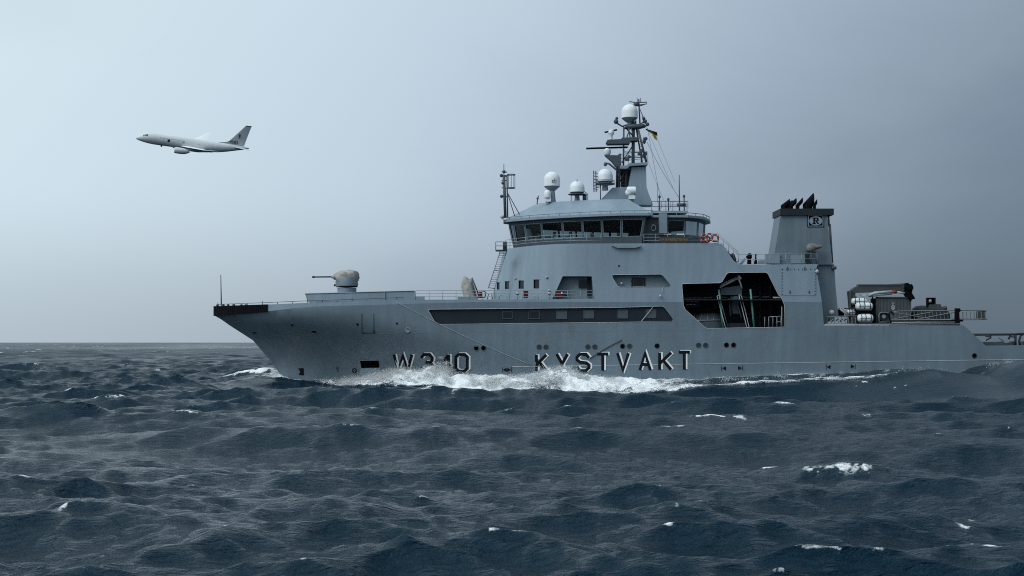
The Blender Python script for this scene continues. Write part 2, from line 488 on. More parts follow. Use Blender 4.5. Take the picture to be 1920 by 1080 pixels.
# weather deck
mb = MB()
dk = [(x, y, t - 0.30) for x, y, z, t in fl + [b for b in bl if b[0] > fl[-1][0]]]
n = len(dk)
mb.add(dk + [(x, 2 * SHIP_Y - y, z) for x, y, z in dk], [(i, i + 1, i + 1 + n, i + n) for i in range(n - 1)])
mb.box((XP(1327), SHIP_Y, ZP(562)), (XP(1541) - XP(1113), 2 * YC - 0.06, 0.1))
mb.box(((XP(1541) + XP(1806)) / 2, SHIP_Y, ZP(612)), (XP(1806) - XP(1541), 2 * YC - 0.06, 0.1))
mb.box(((XP(1846) + XP(2010)) / 2, SHIP_Y, ZP(655)), (XP(2010) - XP(1846), 2 * YC - 0.06, 0.1))
mb.quad(P(1806, 612), P(1848, 650), (XP(1848), D + 2 * YC - .05, ZP(650)), (XP(1806), D + 2 * YC - .05, ZP(612)))
mb.build('deck', 'dark', ship)

# recessed window band in the hull side
mb = MB(); backplate(mb, bandL, yhull, 0.26)
band = mb.build('window_band', 'band', hull)
for x0, x1, y0, y1, mt in ((942, 961, 584, 598, 'darkglass'), (991, 1012, 582.5, 598, 'darkglass'), (1043, 1063.5, 582.5, 598, 'dark'), (1094, 1114, 581.5, 597, 'dark'), (1158, 1178, 580.5, 597, 'dark'), (1211, 1231, 580, 596.5, 'dark')):
    fr = MB(); w, h = (x1 - x0) * D / F, (y1 - y0) * D / F
    c = P((x0 + x1) / 2, (y0 + y1) / 2)
    fr.box((0, 0.0, h / 2 - .03), (w, 0.07, 0.06)).box((0, 0, -h / 2 + .03), (w, 0.07, 0.06))
    fr.box((-w / 2 + .03, 0, 0), (0.06, 0.066, h - .12)).box((w / 2 - .03, 0, 0), (0.06, 0.066, h - .12))
    o = fr.build('window_frame', 'mast', hull, loc=(c.x, D + 0.22, c.z))
    MB().box((0, 0, 0), (w - .1, 0.03, h - .1)).build('window_pane', mt if mt == 'darkglass' else 'mast', hull, loc=(c.x, D + 0.235, c.z))
mb = MB(); mb.tube([P(1203, 602, 0.1), P(1225, 575, 0.1)], 0.04, 5); mb.build('stay_rod', 'pale', hull)
# edge beads round the openings (their paler grey puts an edge highlight into the colour)
def bead(pix, hp, r=0.035, name='lit_edge_bead'):
    mb = MB(); pts = [hp(x, y) for x, y in pix]; mb.tube(pts + [pts[0]], r, 5, False); return mb
bead(BAND, HP, 0.03).build('lit_edge_bead', 'pale', hull, True)
bead(ANCH, HP, 0.03).build('lit_edge_bead', 'upper', hull, True)
mb = MB(); backplate(mb, anchL, yhull, 0.88)
mb.build('anchor_pocket', 'soot', hull)
mb = MB(); q = [HP(677, 691, 0.02), HP(712, 690.5, 0.02), HP(716, 702, 0.12), HP(673, 702, 0.12)]
mb.quad(*q); q2 = [HP(677, 691, -0.1), HP(712, 690.5, -0.1), HP(716, 703, -0.1), HP(673, 703, -0.1)]
mb.add(q + q2, [(0, 1, 5, 4), (1, 2, 6, 5), (2, 3, 7, 6), (3, 0, 4, 7)])
mb.build('anchor_sill', 'upper', hull)
# anchor inside the pocket
mb = MB(); mb.tube([HP(693, 677, -.3), HP(693, 688, -.25)], 0.12, 6); mb.tube([HP(683, 684, -.25), HP(687, 688.5, -.2), HP(693, 689.5, -.15), HP(700, 688.5, -.2), HP(704, 684, -.25)], 0.1, 6)
mb.build('anchor', 'soot', hull, True)
# portholes in pairs
ph = MB(); ph.lathe([(0.30, 0.03), (0.30, -0.03), (0.25, -0.035), (0.23, 0.0), (0.001, 0.0)], n=18, axis='Y')
gl = MB(); gl.lathe([(0.245, 0.0), (0.001, 0.0)], n=18, axis='Y')
p0 = g0 = None
for i, (px, py) in enumerate([(893, 652.7), (906.5, 652.7), (1011, 651), (1023.7, 651), (1102.3, 650.6), (1115.3, 650.6), (1167.3, 649.3), (1180.5, 649.3), (1232, 648.7), (1309.8, 647.6), (1323, 647.6), (1362, 647), (1375.4, 647), (1827, 667)]):
    q = HP(px, py)
    q1 = HP(px + 6, py)
    ang = math.atan2(q1.y - q.y, q1.x - q.x)
    if p0 is None:
        p0 = ph.build('porthole_rim', 'mast', hull, 'auto'); g0 = gl.build('porthole', 'soot', hull, 'auto'); g1 = gl.build('porthole', 'mast', hull, 'auto'); g1m = g1.data; bpy.data.objects.remove(g1); o, g = p0, g0
    else:
        o, g = p0.copy(), g0.copy()
        COL.objects.link(o); COL.objects.link(g)
    if px in (1011, 1023.7, 1102.3, 1115.3, 1180.5, 1309.8, 1323): g.data = g1m
    o.location = q; g.location = q + Vector((0, -0.012, 0)); o.rotation_euler = g.rotation_euler = (0, 0, ang)
# bow fairleads and small ports
for px, py, w, h in ((477, 623.5, 0.30, 0.13), (588.5, 621.5, 0.30, 0.13), (547, 609, 0.13, 0.13), (670, 608, 0.13, 0.13), (744, 606.5, 0.11, 0.11)):
    q = HP(px, py); dq = (HP(px + 5, py) - q).normalized(); dv = (HP(px, py - 5) - q).normalized()
    nn = dq.cross(dv).normalized(); nn = nn if nn.y < 0 else -nn
    for nm, k, off, mt in (('fairlead_lip', 1.45, 0.015, 'hull'), ('fairlead_hole', 1.0, 0.04, 'soot')):
        mb = MB()
        ring = [q + nn * off + dq * math.cos(2 * math.pi * t / 16) * w * k + dv * math.sin(2 * math.pi * t / 16) * h * k for t in range(16)]
        mb.prism(ring, -nn * 0.08); mb.build(nm, mt, hull)
q = HP(764.5, 618.5); mb = MB()
mb.lathe([(0.30, 0.08), (0.30, -0.03), (0.22, -0.03), (0.22, 0.01), (0.001, 0.01)], q, 18, 'Y'); mb.build('hawse_port', 'grey', hull, 'auto')
# boarding door outline on the bow
mb = MB()
for a, b in (((678.5, 588), (678.5, 624.5)), ((678.5, 624.5), (701, 624.5)), ((701, 588), (701, 624.5))):
    mb.tube([HP(a[0] + (b[0] - a[0]) * k / 4, a[1] + (b[1] - a[1]) * k / 4, 0.0) for k in range(5)], 0.035, 4)
mb.tube([HP(701, 619, 0.0), HP(701, 624, 0.0)], 0.07, 5)
mb.build('shell_door_seam', 'dark', hull)
# boot-top strake and plating seams
mb = MB(); mb.tube([HP(px, 687.5 - (px - 960) * 0.0139, 0.0) for px in range(960, 2010, 30)], 0.035, 5); mb.build('rubbing_strake', 'pale', hull, True)
mb = MB()
for pts in ([(702, 626), (800, 624), (1000, 622), (1300, 619), (1541, 616)], [(1474, 553), (1531, 552)]):
    q = []
    for (a, b), (c, d) in zip(pts, pts[1:]): q += [HP(a + (c - a) * k / 6, b + (d - b) * k / 6, -0.012) for k in range(6)]
    mb.tube(q, 0.022, 4)
mb.build('plate_seam', 'hull', hull, True)

# ---- lettering and marks on the hull
GL = {
 'W': [[(0, 1), (.22, 0), (.5, .92), (.78, 0), (1, 1)]],
 '3': [[(0, .78), (.25, 1), (.75, 1), (1, .8), (1, .64), (.82, .52), (1, .38), (1, .2), (.75, 0), (.25, 0), (0, .2)], [(.4, .52), (.84, .52)]],
 '4': [[(.75, 0), (.75, 1)], [(.70, .98), (0, .3), (1.05, .3)]],
 '0': [[(.25, 0), (0, .16), (0, .84), (.25, 1), (.75, 1), (1, .84), (1, .16), (.75, 0), (.25, 0)]],
 'K': [[(0, 0), (0, 1)], [(1, 1), (.06, .40)], [(.30, .55), (1, 0)]],
 'Y': [[(0, 1), (.5, .42), (1, 1)], [(.5, .45), (.5, 0)]],
 'S': [[(1, .78), (.75, 1), (.25, 1), (0, .82), (0, .66), (.25, .52), (.75, .48), (1, .34), (1, .18), (.75, 0), (.25, 0), (0, .22)]],
 'T': [[(0, 1), (1, 1)], [(.5, .98), (.5, 0)]],
 'V': [[(0, 1), (.5, 0.02), (1, 1)]],
 'A': [[(0, 0), (.5, .98), (1, 0)], [(.2, .33), (.8, .33)]],
}
def stroke(pl, w):
    closed = pl[0] == pl[-1] and len(pl) > 2
    pts = [Vector(p) for p in (pl[:-1] if closed else pl)]
    n = len(pts); L, Rr = [], []
    for i in range(n):
        a = pts[i - 1] if (i > 0 or closed) else None
        b = pts[(i + 1) % n] if (i < n - 1 or closed) else None
        d1 = (pts[i] - a).normalized() if a is not None else None
        d2 = (b - pts[i]).normalized() if b is not None else None
        d1 = d1 or d2; d2 = d2 or d1
        n1, n2 = Vector((-d1.y, d1.x)), Vector((-d2.y, d2.x))
        m = (n1 + n2); m = m.normalized() if m.length > 1e-4 else n1
        k = w / 2 / max(0.42, m.dot(n1))
        L.append(pts[i] + m * k); Rr.append(pts[i] - m * k)
    return L, Rr, closed
def letter(ch, x0, x1, yt, yb, sw=5.4):
    w0 = x1 - x0 - sw
    for nm, mt, dxp, dyp, extra, off in (('letter_edge', 'white', 2.6, -0.8, 1.3, 0.03), ('letter', 'black', 0, 0, 0, 0.055)):
        mb = MB()
        for k, pl in enumerate(GL[ch]):
            pix = [(x0 + sw / 2 + p[0] * w0, yb - sw / 2 + (yt - yb + sw) * p[1]) for p in pl]
            L, Rr, closed = stroke(pix, sw + extra)
            q = [HP(p.x + dxp, p.y + dyp, off + 0.006 * k) for p in L] + [HP(p.x + dxp, p.y + dyp, off + 0.006 * k) for p in Rr]
            n = len(L)
            mb.add(q, [(i, (i + 1) % n, (i + 1) % n + n, i + n) for i in range(n if closed else n - 1)])
        mb.build(nm, mt, hull, 'raw')
for ch, x0, x1, yt, yb in (('W', 736, 775, 662, 697), ('3', 787, 813, 662, 698), ('4', 826, 848, 662, 698), ('0', 852, 879, 662, 698.5),
                           ('K', 1003, 1027, 662.5, 698), ('Y', 1041, 1067, 661, 698), ('S', 1079, 1107, 661.5, 697.5), ('T', 1117, 1143, 661, 697.5),
                           ('V', 1155, 1181, 659.5, 697), ('A', 1197, 1222, 659, 696.5), ('K', 1234, 1261, 658.5, 696), ('T', 1270, 1296, 657.5, 695.5)):
    letter(ch, x0, x1, yt, yb)
def mark(tris, name='draught_mark', mt='black'):
    mb = MB()
    for t in tris: mb.add([HP(x, y, 0.035) for x, y in t], [tuple(range(len(t)))])
    mb.build(name, mt, hull, 'raw')
for px, py, s in ((946, 693.5, -1), (955, 693.5, 1), (1357, 690.5, -1), (1388, 690, 1), (1553, 688, -1), (1599, 687, 1)):
    mark([[(px + 3 * s, py), (px - 4 * s, py - 4), (px - 4 * s, py + 4)], [(px + 3.6 * s, py - 5), (px + 4.6 * s, py - 5), (px + 4.6 * s, py + 5), (px + 3.6 * s, py + 5)]])
mark([[(559, 691), (569, 690), (570, 704), (560, 703), (563, 697)]])
def ringmark(px, py, r, cross):
    t = []
    for k in range(16):
        a, b = 2 * math.pi * k / 16, 2 * math.pi * (k + 1) / 16
        t.append([(px + r * math.cos(a), py + r * math.sin(a)), (px + r * math.cos(b), py + r * math.sin(b)), (px + .75 * r * math.cos(b), py + .75 * r * math.sin(b)), (px + .75 * r * math.cos(a), py + .75 * r * math.sin(a))])
    if cross:
        for a in (45, 135, 225, 315):
            a = R(a); c, s_ = math.cos(a), math.sin(a)
            t.append([(px + .7 * r * c - .1 * r * s_, py + .7 * r * s_ + .1 * r * c), (px + .7 * r * c + .1 * r * s_, py + .7 * r * s_ - .1 * r * c), (px + .15 * r * c + .1 * r * s_, py + .15 * r * s_ - .1 * r * c), (px + .15 * r * c - .1 * r * s_, py + .15 * r * s_ + .1 * r * c)])
    mark(t, 'thruster_mark')
ringmark(664.5, 695, 4.6, True); ringmark(632.5, 689.5, 2.6, False); ringmark(633.5, 695, 2.2, False)
# lines hanging on the hull
mb = MB(); mb.tube([HP(743 + (1000 - 743) * t, 566 + 120 * (t * 1.15 - 0.15 * t * t), 0.05) for t in [k / 16 for k in range(17)]], 0.028, 5)
tag(mb.build('rope', 'rope', None, True), 'thin pale rope hanging slack down the bow from the deck edge', 'rope')
mb = MB(); mb.tube([HP(1166 - 60 * t, 638 + 27 * t + 8 * t * t, 0.07) for t in [k / 10 for k in range(11)]], 0.04, 5)
tag(mb.build('rope', 'dark', None, True), 'short dark line slanting down the hull above the letters', 'rope')

# ------------------------------------------------------------------ superstructure
XS = XP(1113)
def xfront(z): return -2.3 + (z - ZP(560, YC)) * (1.33) / (ZP(470, YC) - ZP(560, YC))
def ysup(x, z):
    xf = xfront(z); s = (x - xf) / (XS - xf)
    if s >= 1: return 0.0
    return YC * (1 - max(0.0, s)) ** 2.45
def SP(px, py, off=0.0):
    y = 3.0
    for _ in range(60):
        q = P(px, py, y); y = y * 0.5 + 0.5 * min(YC, ysup(q.x, q.z))
    q = P(px, py, y); return Vector((q.x, D + y - off, q.z))
def loopS(pix): return [(SP(x, y).x, SP(x, y).z) for x, y in pix]
ZB = ZP(456.5)
NOOK = [(1055, 518), (1109.5, 518), (1114, 560.5), (1036, 560.5)]
SLOT = [(1147, 516.3), (1150, 515.3), (1239, 514.3), (1244, 517), (1256.7, 534.7), (1255, 537.3), (1163.4, 538.6), (1158, 536), (1149.6, 523)]
SMW = [(1000.5, 1011, 524.8, 541), (972.4, 982, 526.6, 541.4), (947, 954.8, 528, 542), (931.8, 936.8, 530, 543)]
nookL, slotL = loopS(NOOK), loopS(SLOT)
smL = [loopS([(a, c), (b, c), (b, d), (a, d)]) for a, b, c, d in SMW]
sup_out = [(xfront(ZS), ZS), (xfront(ZB), ZB), (XP(1130), ZB)] + loop0([(1345, 456), (1355, 459), (1362, 467), (1369, 479), (1376, 489), (1384, 494.5), (1392, 496.5), (1533, 495), (1531, 503), (1541, SEAM)]) + loop0(bay_up[::-1])
mb = MB(); plate(mb, sup_out, [nookL, slotL] + smL, 0.5, ysup)
sup = mb.build('superstructure', 'upper', ship, True)
for l, dep in [(nookL, 1.3), (slotL, 1.0)] + [(l, .25) for l in smL]:
    mb = MB(); reveal(mb, l, ysup, dep); mb.build('opening_edge', 'upper', sup)
mb = MB(); plate(mb, [(xfront(ZS), ZS), (xfront(ZB), ZB), (XP(1130), ZB)] + loop0([(1345, 456), (1384, 494.5), (1533, 495), (1541, SEAM)]), [], 1.3, ysup, True)
x1 = XP(1541)
mb.quad((x1, D + .02, ZP(611)), (x1, D + 2 * YC - .02, ZP(611)), (XP(1533), D + 2 * YC - .02, ZP(495)), (XP(1533), D + .02, ZP(495)))
mb.quad(P(1355, 459) + Vector((0, .02, 0)), (XP(1355), D + 2 * YC, ZP(459)), (XP(1384), D + 2 * YC, ZP(494.5)), P(1384, 494.5) + Vector((0, .02, 0)))
mb.build('starboard_wall', 'upper', sup, 'auto')
# bridge deck and boat deck
mb = MB(); ring = []
x = xfront(ZB)
xs = [xfront(ZB) + k * (XP(1113) - xfront(ZB)) / 14 for k in range(15)] + [XP(1355)]
port = [(x, D + ysup(x, ZB) + .02, ZB - .03) for x in xs]
n = len(port)
mb.add(port + [(x, 2 * SHIP_Y - y, z) for x, y, z in port], [(i, i + 1, i + 1 + n, i + n) for i in range(n - 1)])
mb.box(((XP(1384) + XP(1535)) / 2, SHIP_Y, ZP(497)), (XP(1535) - XP(1384), 2 * YC - .05, 0.08))
mb.build('upper_deck', 'grey', sup)
bead(SLOT, SP, 0.03).build('lit_edge_bead', 'pale', sup, True)  # pale rims here and below: edge highlight put into the colour
bead(BAY, HP, 0.035).build('lit_edge_bead', 'pale', sup, True)
mb = MB(); backplate(mb, nookL, ysup, 1.28); backplate(mb, slotL, ysup, 0.98)
mb.build('recess_back', 'grey', sup)
for l in smL:
    mb = MB(); backplate(mb, l, ysup, 0.2); mb.build('window', 'darkglass', sup)
for (a, b, c, d) in SMW:      # little eyebrow over each cabin window
    mb = MB(); mb.tube([SP(a - .8, c - .6, .03), SP((a + b) / 2, c - 1.2, .05), SP(b + .8, c - .6, .03)], 0.04, 5); mb.build('window_eyebrow', 'upper', sup, True)
# recess fittings: door + window in the nook, window and lamp in the slot
mb = MB(); mb.pbox(1085, 1100, 524, 540, 1.2, 1.27); mb.build('window', 'darkglass', sup)
mb = MB(); mb.pbox(1101, 1109, 519.5, 557, 1.18, 1.27); mb.build('door', 'dark', sup)
mb = MB(); mb.pbox(1188, 1206, 522.5, 535.5, 0.90, 0.97); mb.build('window', 'darkglass', sup)
mb = MB(); mb.pbox(1184, 1187, 520.5, 537, 0.88, 0.97); mb.pbox(1207, 1210, 520.5, 537, 0.88, 0.97); mb.pbox(1187, 1207, 520.5, 522, 0.885, 0.97); mb.build('window_frame', 'dark', sup)
mb = MB(); ball(mb, P(1165.5, 531, .6), 0.13, 6, 0.7); mb.tube([P(1165.5, 531, .6), P(1165.5, 531, .98)], .06, 6); mb.build('deck_lamp', 'lamp', sup, True)
mb = MB(); mb.tube([P(1244, 538, -.02), P(1240, 551, -.25)], .03, 5); ball(mb, P(1238.3, 555, -.3), .16, 6); mb.build('side_lamp', 'pale', sup, True)
for px, py in ((966, 522), (1024.5, 520), (1029, 545)):
    mb = MB(); q = SP(px, py, .18); ball(mb, q, .13, 6); mb.tube([q, SP(px + 1, py - 1, -.02)], .05, 5); mb.build('flood_light', 'pale', sup, True)
mb = MB(); mb.lathe([(.10, 0), (.10, .05), (.001, .05)], P(1160.5, 498.5, -.04), 10, 'Y'); mb.build('vent_cap', 'black', sup)
# bolted access panel
mb = MB(); mb.pbox(1465, 1530, 503, 554, -0.035, 0.02); pan = mb.build('access_panel', 'upper', sup)
mb = MB()
for k in range(9):
    mb.pbox(1466 + k * 7.6, 1467.5 + k * 7.6, 503.5, 506, -.07, -.03)
    mb.pbox(1465.5, 1468, 505 + k * 5.7, 506.3 + k * 5.7, -.07, -.034); mb.pbox(1527.5, 1529.5, 505 + k * 5.7, 506.3 + k * 5.7, -.07, -.034)
for px in (1477, 1509): mb.pbox(px - 1.2, px + 1.2, 500.5, 507, -.08, -.033)
for px in (1481.5, 1517.5): mb.pbox(px - 1.2, px + 1.2, 545, 550, -.08, -.033)
mb.build('panel_clamp', 'mast', sup)['kind'] = 'stuff'
# wing ledge under the bridge
mb = MB(); mb.pprism([(1147, 460.5), (1201, 458.5), (1201, 462.5), (1190, 464.8), (1158, 464.8)], -.35, .1); mb.build('wing_ledge', 'grey', sup)

# boat bay interior
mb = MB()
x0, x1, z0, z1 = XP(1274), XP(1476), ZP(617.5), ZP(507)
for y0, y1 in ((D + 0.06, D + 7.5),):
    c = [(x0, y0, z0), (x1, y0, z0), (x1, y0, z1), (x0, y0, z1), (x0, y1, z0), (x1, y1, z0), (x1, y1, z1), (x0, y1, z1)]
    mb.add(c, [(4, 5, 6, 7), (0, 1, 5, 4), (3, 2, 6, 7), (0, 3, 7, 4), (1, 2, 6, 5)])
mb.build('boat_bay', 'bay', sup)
mb = MB(); mb.tube([P(1275, 559, 6.9), P(1480, 556, 6.9)], .09, 6); mb.pbox(1450, 1466, 556.5, 559, .3, .5)
for k, (a, b, y) in enumerate(((1286, 1292, 564), (1293.5, 1300, 564), (1301, 1309, 564.5), (1286, 1290, 570), (1291, 1298, 570), (1299, 1304, 570))): mb.pbox(a, b, y, y + 1.6, 2.0, 2.03)
mb.build('bay_fittings', 'pale', sup)['kind'] = 'stuff'
mb = MB(); mb.pbox(1284, 1312, 561, 575, 2.05, 2.2); mb.build('notice_panel', 'dark', sup)
mb = MB()
for k in range(5):
    mb.tube([P(1434 + k * 7.6, 615, .7), P(1434 + k * 7.6, 594, .7)], .03, 5)
mb.tube([P(1443, 594, .7), P(1466, 593, .7)], .035, 5); mb.tube([P(1455, 604, .7), P(1466, 603, .7)], .03, 5)
mb.tube([P(1466, 615, .3), P(1466, 575, .3)], .04, 5)
mb.build('bay_railing', 'pale', sup, True)

davit = empty('boat_davit', P(1380, 614, 2.0), 'boat davit with green poles and pale guide rails inside the dark side bay', 'davit')
for (a, b), (c, d) in (((1348, 543), (1355.5, 614.5)), ((1407, 542), (1414, 614.5))):
    mb = MB(); mb.tube([P(a, b, .9), P(c, d, .9)], .11, 8); mb.build('pole', 'green', davit, True)
for (a, b), (c, d) in (((1345.8, 555), (1362, 613.5)), ((1387, 554), (1402, 613.5))):
    mb = MB(); mb.tube([P(a - 1.5, b, .8), P(c - 2, d, .8), P(c + .5, d + 1, .8), P(c + 2.6, d - 1, .8), P(a + 3.2, b + 1, .8), P(a + 1, b - 1.3, .8), P(a - 1.5, b, .8)], .045, 5); mb.build('guide_rail', 'pale', davit, True)
for (a, b), (c, d) in (((1367, 560), (1370, 593)), ((1381.5, 566), (1390.5, 597))):
    mb = MB(); mb.tube([P(a, b, 1.3), P(c, d, 1.3)], .08, 6); mb.build('brace', 'mast', davit, True)
mb = MB()
mb.tube([P(1350, 539, 1.1), P(1384, 521.5, 1.1)], .10, 6); mb.tube([P(1352, 534, 1.3), P(1382, 519.5, 1.3)], .08, 6)
for k in range(7):
    t = k / 6; mb.tube([P(1350 + 34 * t, 539 - 17.5 * t, 1.1), P(1353 + 30 * t, 533.5 - 14 * t, 1.3)], .045, 4)
mb.tube([P(1384, 521, 1.1), P(1388, 530, 1.1), P(1391, 541, 1.1)], .09, 6); ball(mb, P(1385.5, 519, 1.1), .2, 6); ball(mb, P(1388.5, 521.5, 1.1), .16, 6)
mb.build('jib', 'pale', davit, True)
mb = MB(); mb.pprism([(1351, 541), (1388, 535), (1391, 541), (1391, 553), (1352, 553)], 1.4, 3.2); mb.build('winch_housing', 'mast', davit)
mb = MB(); mb.pprism([(1370, 556), (1384, 556), (1387, 588), (1374, 588)], 1.6, 2.6); mb.lathe([(.4, -.3), (.4, .3)], P(1379, 562, 1.5), 14, 'Y'); mb.build('winch_motor', 'mast', davit)
mb = MB(); mb.pbox(1366, 1398, 606, 616, 1.2, 3.0); mb.build('davit_base', 'dark', davit)
# covered boat lying in the bay
bb = empty('covered_boat', P(1320, 616, 2.6), 'dark covered boat lying in the forward end of the side bay', 'boat')
mb = MB(); v, f = [], []
for px, top, hw in ((1290, 606, .25), (1296, 596, .8), (1306, 589.5, 1.1), (1320, 587, 1.2), (1336, 586, 1.2), (1348, 588, 1.05), (1352, 600, .7)):
    for i in range(11):
        t = math.pi * i / 10; v.append((XP(px, 2.6), D + 2.6 - math.cos(t) * hw, ZP(616, 2.6) + (ZP(top, 2.6) - ZP(616, 2.6)) * math.sin(t) ** .55))
f = [(k * 11 + i, k * 11 + i + 1, (k + 1) * 11 + i + 1, (k + 1) * 11 + i) for k in range(6) for i in range(10)]
mb.add(v, f); mb.build('boat_cover', 'mast', bb, True)
mb = MB()
for px in (1302, 1314, 1326, 1338): mb.tube([P(px, 600, 1.32), P(px + 1, 588, 2.0)], .03, 4)
mb.tube([P(1292, 603, 1.5), P(1306, 601, 1.35), P(1350, 600, 1.4)], .05, 5); mb.build('grab_line', 'pale', bb, True)
mb = MB()
for px in (1288, 1300): mb.tube([P(px, 570, 6.5), P(px, 617, 6.5)], .12, 6)
for px in (1340, 1425, 1445): mb.tube([P(px, 512, 6.5), P(px, 617, 6.5)], .14, 6)
for py in (530, 545, 590): mb.tube([P(1280, py, 6.9), P(1478, py - 1, 6.9)], .08, 6)
mb.build('bay_pipes', 'mast', sup, True)['kind'] = 'stuff'

# ------------------------------------------------------------------ bridge
JT = [(1323, 8.4), (1321, 6.0), (1310, 3.2), (1285, 1.8), (1251, 1.6), (1213, 1.6), (1211, 0.02), (1165, 0.3), (1128, 1.0), (1091, 1.9), (1053.5, 3.0), (1014, 4.4), (983, 5.9), (962, 7.0), (953, 7.7)]
topr = [(XP(px, y), y) for px, y in JT]
Z_EAVE, Z_SILL, Z_HEAD = ZP(404.5), ZP(442.5), ZP(411)
def offset_ring(r, d):      # r: port half ring from aft centre to the bow; positive d = inwards
    full = [Vector(p) for p in r] + [Vector((x, 2 * YC - y)) for x, y in r[::-1]]
    out = []; n = len(full)
    for i in range(n):
        a, b, c = full[i - 1], full[i], full[(i + 1) % n]
        if (b - a).length < 1e-6: a = full[i - 2]
        if (c - b).length < 1e-6: c = full[(i + 2) % n]
        d1, d2 = (b - a).normalized(), (c - b).normalized()
        n1, n2 = Vector((d1.y, -d1.x)), Vector((d2.y, -d2.x))
        m = (n1 + n2).normalized(); k = d / max(.5, m.dot(n1))
        out.append(b - m * k if False else b + m * k * SGN)
    return [tuple(p) for p in out[:len(r)]]
SGN = 1.0
t_ = offset_ring(topr, 0.5)
if t_[-1][0] < topr[-1][0]: SGN = -1.0
botr = offset_ring(topr, 0.62)
for i in range(6): botr[i] = offset_ring(topr, 0.15)[i]
botr[6] = (topr[6][0] - 0.45, topr[6][1] + 0.35)
botr[5] = (topr[5][0], topr[5][1] + 0.1)
def wallpt(i, u, z, side):
    n = len(topr)
    j = i + 1
    if j < n: tj, bj = Vector(topr[j]), Vector(botr[j])
    else: tj, bj = Vector((topr[i][0], 2 * YC - topr[i][1])), Vector((botr[i][0], 2 * YC - botr[i][1]))
    k = (z - ZB) / (Z_EAVE - ZB)
    a = Vector(botr[i]).lerp(Vector(topr[i]), k); b = bj.lerp(tj, k)
    p = a.lerp(b, u)
    y = p.y if side == 0 else 2 * YC - p.y
    return Vector((p.x, D + y, z))
bridge = None
wall = MB(); panes = []; frames = []
for side in (0, 1):
    for i in range(len(topr)):
        if i == len(topr) - 1 and side == 1: continue
        L = (wallpt(i, 1, Z_HEAD, side) - wallpt(i, 0, Z_HEAD, side)).length
        def q(u0, u1, z0, z1): wall.quad(wallpt(i, u0, z0, side), wallpt(i, u1, z0, side), wallpt(i, u1, z1, side), wallpt(i, u0, z1, side))
        if i in (0, 4, 5):
            q(0, 1, ZB - .05, Z_EAVE); continue
        zs = Z_SILL if i > 5 else Z_SILL + 0.28
        m = 0.11 / L
        m0 = m * (2.2 if i == 6 else 1)
        q(0, 1, ZB - .05, zs); q(0, 1, Z_HEAD, Z_EAVE); q(0, m0, zs, Z_HEAD); q(1 - m, 1, zs, Z_HEAD)
        inn = Vector((0.06 if i > 6 else 0, 0.05 if side == 0 else -0.05, 0))
        c = [wallpt(i, m0, zs, side), wallpt(i, 1 - m, zs, side), wallpt(i, 1 - m, Z_HEAD, side), wallpt(i, m0, Z_HEAD, side)]
        panes.append([v + inn for v in c]); frames.append(c)
bridge = wall.build('bridge', 'mast', ship, False)
for k, c in enumerate(panes):
    mb = MB(); mb.quad(*c); mb.build('window', 'glass', bridge, 'raw')
for c in frames:
    mb = MB(); mb.tube(c + [c[0]], .045, 4, False); mb.build('window_frame', 'grey', bridge)
# inside the bridge
mb = MB()
inr = offset_ring(topr, 0.9)
fl_ = [(x, D + y, Z_EAVE - .02) for x, y in offset_ring(topr, 0.02)]
n = len(fl_); mb.add(fl_ + [(x, 2 * SHIP_Y - y, z) for x, y, z in fl_], [(i, i + 1, i + 1 + n, i + n) for i in range(n - 1)])
mb.pbox(1215, 1246, 405, 456, 4.5, 12.0)
mb.build('bridge_interior', 'dark', bridge)
mb = MB()
for px, py, y, w in ((1060, 446, 4.6, 1.2), (1030, 446, 6.0, 1.1), (1000, 449, 7.2, 1.2), (1100, 448, 3.6, 1.4), (1150, 448, 2.4, 1.2)):
    c = P(px, py, y); mb.box((c.x, c.y, c.z - .1), (w, .7, .5)); mb.box((c.x + .6, c.y + .3, c.z + .45), (.35, .3, .5))
mb.build('bridge_console', 'pale', bridge)
# oval window + locker on the recessed wall
mb = MB(); q = P(1225.5, 427, 1.52); mb.lathe([(.001, 0), (.25, 0), (.25, .08), (.17, .08)], (0, 0, 0), 16, 'Y'); 
o = mb.build('porthole', 'pale', bridge, 'auto', loc=q); o.scale = (1, 1, 1.5)
mb = MB(); mb.lathe([(.001, 0), (.17, 0), (.17, .06)], (0, 0, 0), 16, 'Y'); o = mb.build('porthole_glass', 'darkglass', bridge, 'auto', loc=q + Vector((0, -.035, 0))); o.scale = (1, 1, 1.5)
mb = MB(); mb.pbox(1236, 1251, 400, 437, 0.8, 1.55); mb.build('locker', 'grey', bridge)
# roof: forward plate, aft plate, raised crown
def roofplate(rg, z0, z1):
    mb = MB(); n = len(rg)
    full = [(x, D + y) for x, y in rg] + [(x, D + 2 * YC - y) for x, y in rg[::-1]]
    mb.prism([(x, y, z0) for x, y in full], (0, 0, z1 - z0)); return mb
ov = offset_ring(topr, -0.55)
fwd = [(XP(1224), -0.25), (XP(1216), -0.35)] + [p for p in ov[7:]]
fwd[2] = (fwd[2][0], max(-0.3, fwd[2][1]))
aft = [(ov[0][0], YC)] + ov[1:4] + [(XP(1250), 1.15), (XP(1226), 1.3)]
roofplate(fwd, Z_EAVE, Z_EAVE + 0.26).build('roof', 'upper', bridge)
roofplate(aft, Z_EAVE - .05, Z_EAVE + 0.2).build('roof', 'upper', bridge)
mb = MB()
lo = [(x, y + (YC - y) * 0.06, Z_EAVE + .262) for x, y in fwd]
cxm = XP(1110, YC)
hi = [(cxm + (x - cxm) * 0.62, YC + (y - YC) * 0.55, 20.15) for x, y in fwd]
full_lo = [(x, D + y, z) for x, y, z in lo] + [(x, D + 2 * YC - y, z) for x, y, z in lo[::-1]]
